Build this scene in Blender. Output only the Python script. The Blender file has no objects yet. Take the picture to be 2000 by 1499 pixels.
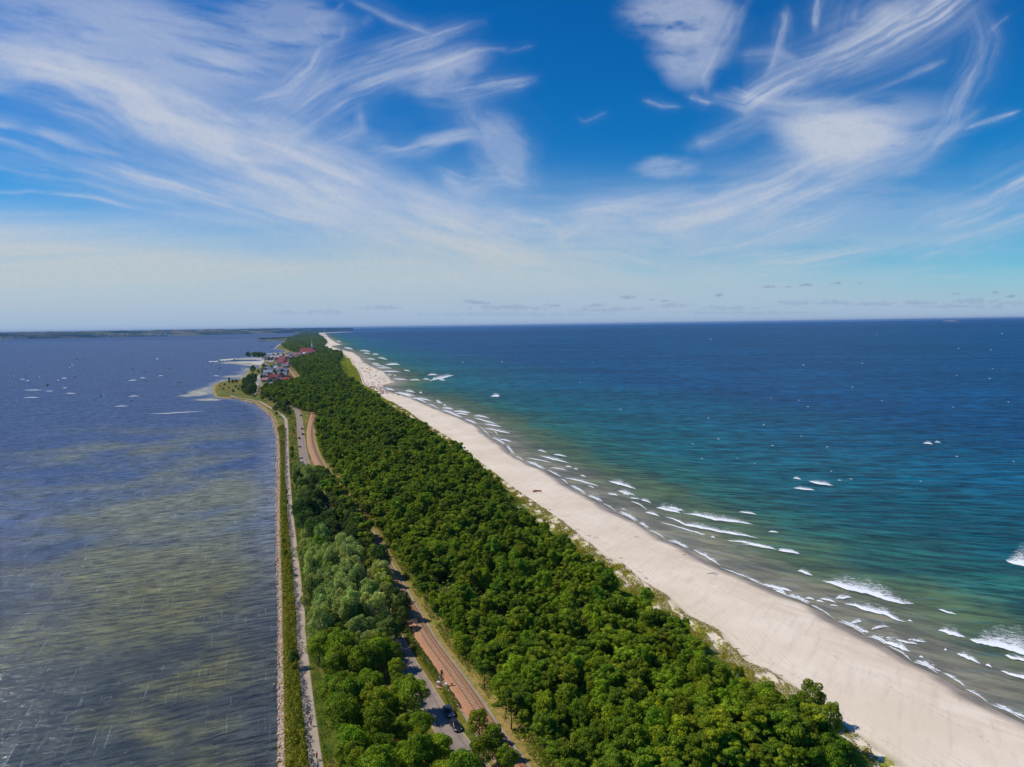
import bpy, math, random
import numpy as np
from mathutils import Matrix, Vector, Euler

# ------------------------------------------------------------------ camera, sky, sun, exposure
scene = bpy.context.scene
C = scene.collection
CAM_H = 92.0
F_PX = 1389.0                       # focal length in pixels of the 2000 px wide photograph
PITCH = math.radians(4.66)
ROLL = math.radians(-0.84)
cam_data = bpy.data.cameras.new("camera")
cam_data.sensor_width = 36.0
cam_data.lens = 36.0 * F_PX / 2000.0
cam_data.clip_start = 1.0
cam_data.clip_end = 400000.0
cam = bpy.data.objects.new("camera", cam_data)
C.objects.link(cam)
CAM_R = Matrix.Rotation(math.pi / 2 - PITCH, 4, 'X') @ Matrix.Rotation(ROLL, 4, 'Z')
cam.matrix_world = Matrix.Translation((0, 0, CAM_H)) @ CAM_R
scene.camera = cam

SUN_EL, SUN_AZ = 50.0, -84.0        # azimuth from the view direction, negative = left
world = bpy.data.worlds.new("World")
scene.world = world
world.use_nodes = True
wn = world.node_tree
wn.nodes.clear()
w_out = wn.nodes.new("ShaderNodeOutputWorld")
w_bg = wn.nodes.new("ShaderNodeBackground")
w_sky = wn.nodes.new("ShaderNodeTexSky")
w_sky.sky_type = 'NISHITA'
w_sky.sun_disc = False
w_sky.sun_elevation = math.radians(SUN_EL)
w_sky.sun_rotation = math.radians(SUN_AZ)
w_sky.altitude = 100.0
w_sky.air_density = 1.0
w_sky.dust_density = 0.0
w_sky.ozone_density = 3.0
w_hs = wn.nodes.new("ShaderNodeHueSaturation")
w_hs.inputs["Saturation"].default_value = 1.35
w_hs.inputs["Value"].default_value = 1.0
w_bg.inputs["Strength"].default_value = 0.10
wn.links.new(w_sky.outputs[0], w_hs.inputs["Color"])
w_mul = wn.nodes.new("ShaderNodeMix"); w_mul.data_type = 'RGBA'; w_mul.blend_type = 'MULTIPLY'
w_mul.inputs[0].default_value = 1.0; w_mul.inputs[7].default_value = (0.10, 0.72, 1.0, 1)
wn.links.new(w_hs.outputs[0], w_mul.inputs[6])
wn.links.new(w_mul.outputs[2], w_bg.inputs[0])
wn.links.new(w_bg.outputs[0], w_out.inputs[0])

sun_data = bpy.data.lights.new("sun", 'SUN')
sun_data.energy = 4.0
sun_data.angle = math.radians(0.5)
sun_data.color = (1.0, 0.95, 0.87)
sun = bpy.data.objects.new("sun", sun_data)
C.objects.link(sun)
_az, _el = math.radians(SUN_AZ), math.radians(SUN_EL)
SUN_DIR = Vector((math.sin(_az) * math.cos(_el), math.cos(_az) * math.cos(_el), math.sin(_el)))
sun.rotation_euler = SUN_DIR.to_track_quat('Z', 'Y').to_euler()
sun.location = (0, 0, 300)

scene.view_settings.view_transform = 'Standard'
scene.view_settings.look = 'None'
scene.view_settings.exposure = 0.0
scene.view_settings.gamma = 1.0
scene.cycles.use_denoising = True
scene.cycles.max_bounces = 5
scene.cycles.diffuse_bounces = 2
scene.cycles.glossy_bounces = 2
scene.cycles.transmission_bounces = 2
scene.cycles.transparent_max_bounces = 12
scene.cycles.volume_bounces = 0
scene.cycles.caustics_reflective = False
scene.cycles.caustics_refractive = False

# ------------------------------------------------------------------ survey helpers: photo pixel -> place on the ground
R3 = np.array(CAM_R.to_3x3())
def ray(px, py):
    px = np.asarray(px, float); py = np.asarray(py, float)
    d = np.stack([(px - 1000.0) / F_PX, -(py - 749.5) / F_PX, -np.ones_like(px * py)], -1)
    return d @ R3.T
def G(px, py, z=0.0):
    d = ray(px, py)
    dz = np.minimum(d[..., 2], -1e-4)
    t = (z - CAM_H) / dz
    return np.stack([d[..., 0] * t, d[..., 1] * t], -1)
def g(px, py, z=0.0):
    p = G(px, py, z)
    return float(p[0]), float(p[1])
def P(x, y, z):
    x, y, z = np.broadcast_arrays(np.asarray(x, float), np.asarray(y, float), np.asarray(z, float))
    v = np.stack([x, y, z - CAM_H], -1) @ R3
    return 1000 - F_PX * v[..., 0] / v[..., 2], 749.5 + F_PX * v[..., 1] / v[..., 2]

rng = np.random.default_rng(7)
random.seed(7)

# ------------------------------------------------------------------ numpy noise
_T = np.random.default_rng(3).random((256, 256))
def vnoise(x, y):
    xi = np.floor(x).astype(int); yi = np.floor(y).astype(int)
    fx = x - xi; fy = y - yi
    fx = fx * fx * (3 - 2 * fx); fy = fy * fy * (3 - 2 * fy)
    a = _T[xi & 255, yi & 255]; b = _T[(xi + 1) & 255, yi & 255]
    c = _T[xi & 255, (yi + 1) & 255]; d = _T[(xi + 1) & 255, (yi + 1) & 255]
    return (a * (1 - fx) + b * fx) * (1 - fy) + (c * (1 - fx) + d * fx) * fy
def fbm(x, y, o=4, g_=0.5):
    s = 0; a = 1.0; n = 0
    for i in range(o):
        s = s + a * vnoise(x + 17.3 * i, y - 9.1 * i); n += a
        a *= g_; x = x * 2.03; y = y * 2.03
    return s / n
def sstep(a, b, x):
    t = np.clip((x - a) / (b - a), 0, 1)
    return t * t * (3 - 2 * t)

# ------------------------------------------------------------------ object helpers
def tag(o, label=None, cat=None, group=None, kind=None):
    if label: o["label"] = label
    if cat: o["category"] = cat
    if group: o["group"] = group
    if kind: o["kind"] = kind
    return o
def mesh_np(name, V, Fq, mat=None, attrs=None, smooth=False):
    V = np.asarray(V, np.float32); Fq = np.asarray(Fq, np.int32)
    me = bpy.data.meshes.new(name)
    n = Fq.shape[1]
    me.vertices.add(len(V)); me.vertices.foreach_set("co", V.ravel())
    me.loops.add(Fq.size); me.loops.foreach_set("vertex_index", Fq.ravel())
    me.polygons.add(len(Fq))
    me.polygons.foreach_set("loop_start", np.arange(0, Fq.size, n, dtype=np.int32))
    me.polygons.foreach_set("loop_total", np.full(len(Fq), n, np.int32))
    if smooth: me.polygons.foreach_set("use_smooth", np.ones(len(Fq), bool))
    for k, v in (attrs or {}).items():
        a = me.attributes.new(k, 'FLOAT', 'POINT')
        a.data.foreach_set("value", np.asarray(v, np.float32).ravel())
    me.update(calc_edges=True)
    if mat: me.materials.append(mat)
    return me
def link(name, me, parent=None, loc=None):
    o = bpy.data.objects.new(name, me)
    C.objects.link(o)
    if parent: o.parent = parent
    if loc is not None: o.location = loc
    return o
def empty(name, loc, rz=0.0, label=None, cat=None, group=None, scale=None):
    o = bpy.data.objects.new(name, None)
    o.empty_display_size = 0.5
    C.objects.link(o)
    o.location = loc; o.rotation_euler = (0, 0, rz)
    if scale is not None: o.scale = scale
    return tag(o, label, cat, group)
def copy_tree(o, parent=None):
    c = o.copy(); C.objects.link(c); c.parent = parent
    for ch in list(o.children): copy_tree(ch, c)
    return c
def grid_faces(nr, nc):
    i = np.arange(nr * nc).reshape(nr, nc)
    return np.stack([i[:-1, :-1], i[:-1, 1:], i[1:, 1:], i[1:, :-1]], -1).reshape(-1, 4)

class MB:
    """collects simple shapes into one mesh"""
    def __init__(s): s.v = []; s.f = []; s.m = []; s.cur = 0
    def add(s, vs, fs):
        b = len(s.v); s.v += [tuple(v) for v in vs]
        s.f += [tuple(i + b for i in f) for f in fs]; s.m += [s.cur] * len(fs)
    def box(s, c, d, rz=0, taper=1.0):
        cx, cy, cz = c; a, b_, h = d[0] / 2, d[1] / 2, d[2] / 2
        vs = []
        for z, k in ((-h, 1), (h, taper)):
            for x, y in ((-a, -b_), (a, -b_), (a, b_), (-a, b_)):
                X, Y = x * k, y * k
                vs.append((cx + X * math.cos(rz) - Y * math.sin(rz), cy + X * math.sin(rz) + Y * math.cos(rz), cz + z))
        s.add(vs, [(3, 2, 1, 0), (4, 5, 6, 7), (0, 1, 5, 4), (1, 2, 6, 5), (2, 3, 7, 6), (3, 0, 4, 7)])
    def tube(s, p, q, r0, r1=None, n=8, cap=True):
        r1 = r0 if r1 is None else r1
        p = Vector(p); q = Vector(q); d = (q - p).normalized()
        u = d.orthogonal().normalized(); w = d.cross(u)
        vs = []
        for c, r in ((p, r0), (q, r1)):
            for k in range(n):
                a = 2 * math.pi * k / n
                vs.append(c + (u * math.cos(a) + w * math.sin(a)) * r)
        fs = [(k, (k + 1) % n, n + (k + 1) % n, n + k) for k in range(n)]
        if cap: fs += [tuple(range(n - 1, -1, -1)), tuple(range(n, 2 * n))]
        s.add(vs, fs)
    def ball(s, c, r, n=8, m=5):
        rx, ry, rz = (r, r, r) if not hasattr(r, '__len__') else r
        vs = [(c[0], c[1], c[2] - rz)]
        for j in range(1, m):
            t = math.pi * j / m
            for k in range(n):
                a = 2 * math.pi * k / n
                vs.append((c[0] + rx * math.sin(t) * math.cos(a), c[1] + ry * math.sin(t) * math.sin(a), c[2] - rz * math.cos(t)))
        vs.append((c[0], c[1], c[2] + rz))
        fs = [(0, 1 + (k + 1) % n, 1 + k) for k in range(n)]
        for j in range(m - 2):
            b = 1 + j * n
            fs += [(b + k, b + (k + 1) % n, b + n + (k + 1) % n, b + n + k) for k in range(n)]
        b = 1 + (m - 2) * n
        fs += [(b + k, b + (k + 1) % n, len(vs) - 1) for k in range(n)]
        s.add(vs, fs)
    def sections(s, secs, close=True):
        """loft closed rings of equal length"""
        n = len(secs[0]); vs = [v for r in secs for v in r]; fs = []
        for j in range(len(secs) - 1):
            b = j * n
            fs += [(b + k, b + (k + 1) % n, b + n + (k + 1) % n, b + n + k) for k in range(n)]
        if close: fs += [tuple(range(n - 1, -1, -1)), tuple(range(len(vs) - n, len(vs)))]
        s.add(vs, fs)
    def mesh(s, name, mat, smooth=False):
        me = bpy.data.meshes.new(name)
        me.from_pydata(s.v, [], s.f)
        for m in (mat if isinstance(mat, (list, tuple)) else [mat]): me.materials.append(m)
        me.polygons.foreach_set("material_index", s.m)
        if smooth: me.polygons.foreach_set("use_smooth", [True] * len(s.f))
        me.update()
        return me
    def build(s, name, mat, parent=None, smooth=False):
        return link(name, s.mesh(name, mat, smooth), parent)

# ------------------------------------------------------------------ materials
def newmat(name):
    m = bpy.data.materials.new(name); m.use_nodes = True
    nt = m.node_tree; nt.nodes.clear()
    out = nt.nodes.new("ShaderNodeOutputMaterial")
    return m, nt, out
class N:
    """small node helper"""
    def __init__(s, nt): s.nt = nt
    def n(s, t, **kw):
        x = s.nt.nodes.new(t)
        for k, v in kw.items():
            if k.startswith('i_'): x.inputs[k[2:].replace('_', ' ')].default_value = v
            else: setattr(x, k, v)
        return x
    def l(s, a, b): s.nt.links.new(a, b)
    def attr(s, name): return s.n("ShaderNodeAttribute", attribute_name=name).outputs["Fac"]
    def math(s, op, a, b=None, c=None, clamp=False):
        x = s.n("ShaderNodeMath", operation=op, use_clamp=clamp)
        for i, v in enumerate((a, b, c)):
            if v is None: continue
            if isinstance(v, (int, float)): x.inputs[i].default_value = v
            else: s.l(v, x.inputs[i])
        return x.outputs[0]
    def mapr(s, v, a, b, c=0.0, d=1.0, smooth=True):
        x = s.n("ShaderNodeMapRange", interpolation_type='SMOOTHSTEP' if smooth else 'LINEAR')
        s.l(v, x.inputs[0])
        for i, q in enumerate((a, b, c, d)):
            if isinstance(q, (int, float)): x.inputs[i + 1].default_value = q
            else: s.l(q, x.inputs[i + 1])
        return x.outputs[0]
    def mix(s, f, a, b):
        x = s.n("ShaderNodeMix", data_type='RGBA')
        for sock, v in ((x.inputs[0], f), (x.inputs[6], a), (x.inputs[7], b)):
            if isinstance(v, (int, float)): sock.default_value = v
            elif isinstance(v, tuple): sock.default_value = (*v, 1.0)[:4]
            else: s.l(v, sock)
        return x.outputs[2]
    def noise(s, vec, scale, detail=3.0, rough=0.55, dist=0.0):
        x = s.n("ShaderNodeTexNoise"); x.noise_dimensions = '3D'
        x.inputs["Scale"].default_value = scale; x.inputs["Detail"].default_value = detail
        x.inputs["Roughness"].default_value = rough; x.inputs["Distortion"].default_value = dist
        if vec is not None: s.l(vec, x.inputs["Vector"])
        return x.outputs[0]
    def pos(s): return s.n("ShaderNodeNewGeometry").outputs["Position"]
    def mapping(s, vec, rot=0.0, scale=(1, 1, 1)):
        x = s.n("ShaderNodeMapping"); x.inputs["Rotation"].default_value = (0, 0, rot)
        x.inputs["Scale"].default_value = scale; s.l(vec, x.inputs[0]); return x.outputs[0]
    def mapping2(s, vec, rot, scale):
        """rotate first, then stretch"""
        x = s.n("ShaderNodeVectorRotate", rotation_type='Z_AXIS'); s.l(vec, x.inputs["Vector"]); x.inputs["Angle"].default_value = rot
        y = s.n("ShaderNodeVectorMath", operation='MULTIPLY'); s.l(x.outputs[0], y.inputs[0]); y.inputs[1].default_value = scale
        return y.outputs[0]
    def bsdf(s, col, rough=0.6, spec=0.3, out=None, normal=None, metal=0.0):
        b = s.n("ShaderNodeBsdfPrincipled")
        if isinstance(col, tuple): b.inputs["Base Color"].default_value = (*col, 1.0)[:4]
        else: s.l(col, b.inputs["Base Color"])
        if isinstance(rough, (int, float)): b.inputs["Roughness"].default_value = rough
        else: s.l(rough, b.inputs["Roughness"])
        if isinstance(spec, (int, float)): b.inputs["Specular IOR Level"].default_value = spec
        else: s.l(spec, b.inputs["Specular IOR Level"])
        b.inputs["Metallic"].default_value = metal
        if normal is not None: s.l(normal, b.inputs["Normal"])
        if out is not None: s.l(b.outputs[0], out.inputs[0])
        return b
    def water(s, col, normal, cap, rough, out):
        d = s.n("ShaderNodeBsdfDiffuse"); s.l(col, d.inputs[0]); s.l(normal, d.inputs["Normal"])
        g_ = s.n("ShaderNodeBsdfGlossy"); g_.inputs["Roughness"].default_value = rough; s.l(normal, g_.inputs["Normal"]); g_.inputs[0].default_value = (0.9, 0.95, 1, 1)
        fr_ = s.n("ShaderNodeFresnel"); fr_.inputs[0].default_value = 1.33; s.l(normal, fr_.inputs["Normal"])
        mx = s.n("ShaderNodeMixShader"); s.l(s.math('MULTIPLY', s.math('MINIMUM', fr_.outputs[0], 0.6), cap), mx.inputs[0])
        s.l(d.outputs[0], mx.inputs[1]); s.l(g_.outputs[0], mx.inputs[2]); s.l(mx.outputs[0], out.inputs[0])
    def bump(s, h, strength=1.0, dist=1.0, normal=None):
        x = s.n("ShaderNodeBump"); x.inputs["Strength"].default_value = strength
        x.inputs["Distance"].default_value = dist; s.l(h, x.inputs["Height"])
        if normal is not None: s.l(normal, x.inputs["Normal"])
        return x.outputs[0]

def simple(name, col, rough=0.6, spec=0.3, var=0.15, scale=1.5, metal=0.0):
    m, nt, out = newmat(name); n = N(nt)
    f = n.noise(n.pos(), scale, 4)
    dark = tuple(c * (1 - var * 1.6) for c in col); light = tuple(min(1, c * (1 + var)) for c in col)
    n.bsdf(n.mix(n.mapr(f, 0.3, 0.7), dark, light), rough, spec, out, metal=metal)
    return m

def leaf_mat(name, c0, c1, c2, transl=0.3, spec=0.15):
    """foliage: each tree has its own tint, clumps within a crown vary too"""
    m, nt, out = newmat(name); n = N(nt)
    rnd = n.n("ShaderNodeObjectInfo").outputs["Random"]
    p = n.pos()
    f1 = n.noise(p, 0.45, 3)
    f2 = n.noise(p, 0.02, 2)
    a = n.mix(n.mapr(rnd, 0.0, 1.0, 0, 1, False), c0, c1)
    b = n.mix(n.mapr(f1, 0.42, 0.72), a, c2)
    d = n.mix(n.mapr(f2, 0.35, 0.65, 0.0, 0.35), b, c0)
    hs = n.n("ShaderNodeHueSaturation")
    n.l(n.math('ADD', n.math('MULTIPLY', n.math('FRACT', n.math('MULTIPLY', rnd, 7.31)), 0.04), 0.462), hs.inputs["Hue"])
    n.l(n.math('ADD', n.math('MULTIPLY', n.math('FRACT', n.math('MULTIPLY', rnd, 13.7)), 0.7), 0.82), hs.inputs["Value"])
    n.l(d, hs.inputs["Color"])
    pr = n.bsdf(hs.outputs[0], 0.6, spec)
    tr = n.n("ShaderNodeBsdfTranslucent"); n.l(hs.outputs[0], tr.inputs[0])
    mx = n.n("ShaderNodeMixShader"); mx.inputs[0].default_value = transl
    n.l(pr.outputs[0], mx.inputs[1]); n.l(tr.outputs[0], mx.inputs[2]); n.l(mx.outputs[0], out.inputs[0])
    return m
M = {}
M['pine'] = leaf_mat('pine_foliage', (0.085, 0.175, 0.010), (0.170, 0.275, 0.010), (0.320, 0.410, 0.014))
M['bright'] = leaf_mat('bright_foliage', (0.105, 0.205, 0.008), (0.175, 0.290, 0.008), (0.290, 0.400, 0.012))
M['silver'] = leaf_mat('silver_foliage', (0.230, 0.330, 0.050), (0.290, 0.390, 0.075), (0.440, 0.520, 0.170))
M['dark'] = leaf_mat('dark_foliage', (0.055, 0.110, 0.014), (0.085, 0.150, 0.020), (0.140, 0.200, 0.035))
M['hedge'] = leaf_mat('hedge_foliage', (0.140, 0.190, 0.006), (0.140, 0.190, 0.006), (0.270, 0.270, 0.014))
M['shrub'] = leaf_mat('shrub_foliage', (0.090, 0.170, 0.006), (0.090, 0.170, 0.006), (0.210, 0.270, 0.012))
M['dune'] = leaf_mat('dune_grass_blades', (0.240, 0.270, 0.010), (0.240, 0.270, 0.010), (0.460, 0.440, 0.025))
M['dead'] = leaf_mat('dead_foliage', (0.20, 0.10, 0.035), (0.22, 0.12, 0.04), (0.30, 0.18, 0.07))
M['bark'] = simple('pine_bark', (0.16, 0.10, 0.07), 0.9, 0.1, 0.4, 3)
M['pale_bark'] = simple('pale_bark', (0.45, 0.42, 0.36), 0.9, 0.1, 0.3, 3)
# ------------------------------------------------------------------ surveyed lines of the peninsula (photo pixels, seen height)
def curve(pts, z=0.0):
    p = np.array(pts, float); w = G(p[:, 0], p[:, 1], z)
    o = np.argsort(w[:, 1]); w = w[o]
    Y = np.maximum.accumulate(w[:, 1] + np.arange(len(w)) * 1e-3)
    return Y, w[:, 0]
def at(c, Y):
    Ys, Xs = c
    r = np.interp(Y, Ys, Xs)
    s0 = (Xs[1] - Xs[0]) / (Ys[1] - Ys[0]) if len(Xs) > 1 else 0
    return np.where(Y < Ys[0], Xs[0] + s0 * (Y - Ys[0]), r)
bay_px = [(549,1750),(547,1499),(547,1400),(546,1300),(546,1200),(543,1100),(541,1000),(542,900),(541,857),(532,820),(520,805),(500,790),(460,780),
          (422,776),(417,764),(417,755),(428,748),(444,744),(470,742),(480,734),(488,722),(502,720),(510,717),(508,712),(513,707),(516,697),(532,693),
          (552,691),(562,688),(561,686.3),(541,682),(545,674),(555,669),(557,665.5),(562,660),(575,655),(590,650.2)]
sea_px = [(2450,1640),(2200,1510),(2000,1415),(1925,1378),(1875,1348),(1825,1318),(1775,1295),(1725,1263),(1687,1245),(1625,1213),(1575,1183),(1525,1164),(1500,1152),
          (1400,1110),(1340,1075),(1296,1056),(1260,1036),(1240,1022),(1200,1002),(1170,984),(1140,969),(1106,949),(1090,936),(1060,920),(1020,902),
          (1000,892),(982,871),(955,855),(928,831),(901,819),(856,801),(829,789),(802,778),(766,767),(751,760),(749,753),(772,747),(757,733),(748,725),(730,718),
          (712,709),(703,698),(690,689),(675,686),(660,681.5),(648,678),(652,675),(665,674),(656,669),(645,662),(638,655),(634,651)]
toe_px = [(1900,1640),(1750,1490),(1675,1440),(1650,1425),(1600,1375),(1550,1345),(1500,1312),(1455,1295),(1425,1260),(1400,1232),(1337,1202),(1300,1165),(1250,1135),
          (1212,1100),(1175,1085),(1150,1062),(1125,1042),(1087,1012),(1062,995),(1025,970),(1000,952),(928,897),(910,883),(874,854),(838,833),(811,815),(797,804),
          (766,786),(752,780),(730,762),(708,752),(701,728),(689,712),(683,698),(672,690),(655,686),(640,681),(633,676.5),(637,673),(641,668),(633,660),(624,653.5),(622,650.5)]
fr_px = [(1800,1640),(1690,1499),(1672,1475),(1640,1437),(1605,1400),(1560,1385),(1522,1368),(1485,1348),(1425,1330),(1402,1300),(1362,1257),(1355,1240),(1325,1222),(1262,1187),
         (1220,1152),(1170,1110),(1125,1082),(1110,1060),(1085,1048),(1052,1020),(1020,1005),(1003,980),(985,957),(926,899),(888,880),(841,845),(795,821),(784,814),
         (753,790),(717,768),(699,750),(676,737),(667,721),(660,707),(670,697),(668,691),(652,687),(638,681.5),(630,677),(634,673.5),(638,668),(630,660),(621,653.5),(619,650.5)]
fl_px = [(1120,1640),(1040,1499),(1010,1450),(985,1405),(968,1360),(945,1330),(920,1300),(880,1265),(855,1225),(833,1190),(800,1150),(770,1110),(745,1070),(725,1040),(705,1000),(680,960),(665,935),(645,910),
         (630,890),(620,865),(617,840),(620,822),(619,812),(600,801),(576,794),(552,787),(533,780),(515,772),(507,763),(530,757),(560,749),(587,743),(585,733),(575,722),(566,712),(562,706),(580,700),(600,696.5),(612,694),(614,690),
         (580,687.5),(566,684.5),(556,679),(551,674),(558,669),(560,665.5),(566,660),(580,655),(592,650.5)]
rail_px = [(1110,1640),(1010,1499),(967,1440),(942,1402),(915,1360),(873,1301),(838,1255),(808,1202),(779,1150),(752,1100),(736,1070),(712,1030),(683,990),(653,948),(633,920),(621,900),
           (612,880),(607,860),(606,840),(610,820),(614,805),(616,795),(612,785),(603,770),(594,757),(583,741),(573,731),(565,720),(560,708)]
road_px = [(1010,1640),(930,1499),(900,1462),(876,1430),(852,1392),(822,1340),(795,1298),(768,1245),(740,1190),(706,1125),(678,1070),(650,1015),(622,960),(604,925),(595,900),(591,880),(588.5,860),(586.5,840),
           (585,820),(581,803),(571,794),(556,787),(540,781),(528,776),(520,768),(513,757),(508,748),(504,742)]
path_px = [(625,1640),(618,1499),(610,1440),(603,1385),(598,1340),(594,1300),(588,1240),(587,1200),(582,1150),(577,1100),(572,1050),(567,1005),(564,965),(561,920),(560,880),(560,840),
           (558.5,820),(552,812),(538,803),(522,793),(508,785),(484,780),(462,777),(450,773)]
CV = dict(bay=curve(bay_px), sea=curve(sea_px), toe=curve(toe_px, 2.0), fr=curve(fr_px, 7.0), fl=curve(fl_px, 5.0),
          rail=curve(rail_px, 1.9), road=curve(road_px, 1.5), path=curve(path_px, 1.5))
def fr(Y): return np.minimum(at(CV['fr'], Y), at(CV['toe'], Y) - 1.0)
def toe(Y): return np.minimum(at(CV['toe'], Y), at(CV['sea'], Y) - 12.0)
def bay(Y): return at(CV['bay'], Y)
def sea(Y): return at(CV['sea'], Y)
LAND_Z = 1.5
def land_z(x, y):
    """height of the ground at a place"""
    x = np.asarray(x, float); y = np.asarray(y, float)
    b, s, t, f = bay(y), sea(y), toe(y), fr(y)
    fl = np.minimum(at(CV['fl'], y), f - 20)
    bank = np.clip(y / 300.0, 1.0, 12)
    z = LAND_Z * sstep(0, 1, np.clip((x - b + 0.6 * bank) / (3.0 * bank), 0, 1))
    z = z - 0.6 * (x < b - 0.5 * bank)
    inner = sstep(0, 1, np.clip((x - fl - 4) / np.maximum(f - fl, 20) * 1.6, 0, 1))
    hill = inner * 3.0 * (0.75 + 0.5 * fbm(x / 30, y / 45, 2))
    dune = (sstep(0, 1, np.clip((x - f + 8) / 6.0, 0, 1)) * sstep(1, 0, np.clip((x - f - 2) / np.maximum(t - f, 4), 0, 1)))
    hum = dune * 2.2 * (fbm(x / 5.0 + 9, y / 9.0, 3) - 0.42)
    out = sstep(0, 1, np.clip((x - f) / np.maximum(t - f, 3), 0, 1))
    zz = z + hill * (1 - out) + hum
    beach = np.clip((s - x) / np.maximum(s - t, 5), 0, 1)
    zb = 2.0 * beach ** 0.8 + 0.08 * (fbm(x / 9, y / 20, 2) - 0.5)
    zz = np.where(x > f, zz * (1 - out) + zb * out + hum * out * 0, zz)
    zz = np.where(x > s, -(x - s) * 0.06, zz)
    return zz

# ------------------------------------------------------------------ terrain
Yr = np.concatenate([np.linspace(62, 420, 300), np.geomspace(422, 16500, 420)])
segs = []
def seg(a, b, n, last=False): segs.append((a, b, n, last))
b_, s_, t_, f_ = bay(Yr), sea(Yr), toe(Yr), fr(Yr)
l_ = np.minimum(np.maximum(at(CV['fl'], Yr), b_ + 3), f_ - 12)
bk = np.clip(Yr / 300.0, 1.0, 12)
cols = []
def add_cols(a, b, n):
    for k in range(n): cols.append(a + (b - a) * k / n)
add_cols(b_ - 4 * bk, b_ + 3 * bk, 8); add_cols(b_ + 3 * bk, np.maximum(l_, b_ + 4 * bk), 12); add_cols(np.maximum(l_, b_ + 4 * bk), f_ - 8, 14)
add_cols(f_ - 8, f_, 6); add_cols(f_, t_, 20); add_cols(t_, s_ - 6, 16); add_cols(s_ - 6, s_ + 30, 16); cols.append(s_ + 60)
X = np.stack(cols, 1); X = np.maximum.accumulate(X, 1)
Yg = np.repeat(Yr[:, None], X.shape[1], 1)
Z = land_z(X, Yg)
d_toe = X - t_[:, None]; d_fr = X - f_[:, None]; d_sea = s_[:, None] - X
a_sand = sstep(-1, 1, d_toe)
a_dune = sstep(-2.0, 1.0, d_fr) * (1 - sstep(-0.5, 0.5, d_toe))
a_wet = 1 - sstep(0.5, 4.5, d_sea + 2.5 * (fbm(Yg / 14, X * 0 + 3, 3) - 0.5) * 2)
a_forest = sstep(2.5, 8, X - l_[:, None]) * (1 - sstep(-3, 0, d_fr))
railx = at(CV['rail'], Yg)
a_dry = (1 - sstep(3.0, 6.5, np.abs(X - railx - 5.0))) * sstep(1700, 1300, Yg)
a_dry = np.maximum(a_dry, (X < b_[:, None] + 1.9 * np.minimum(bk, 2.0)[:, None]) * 1.0)
V = np.stack([X, Yg, Z], -1).reshape(-1, 3)

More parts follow.
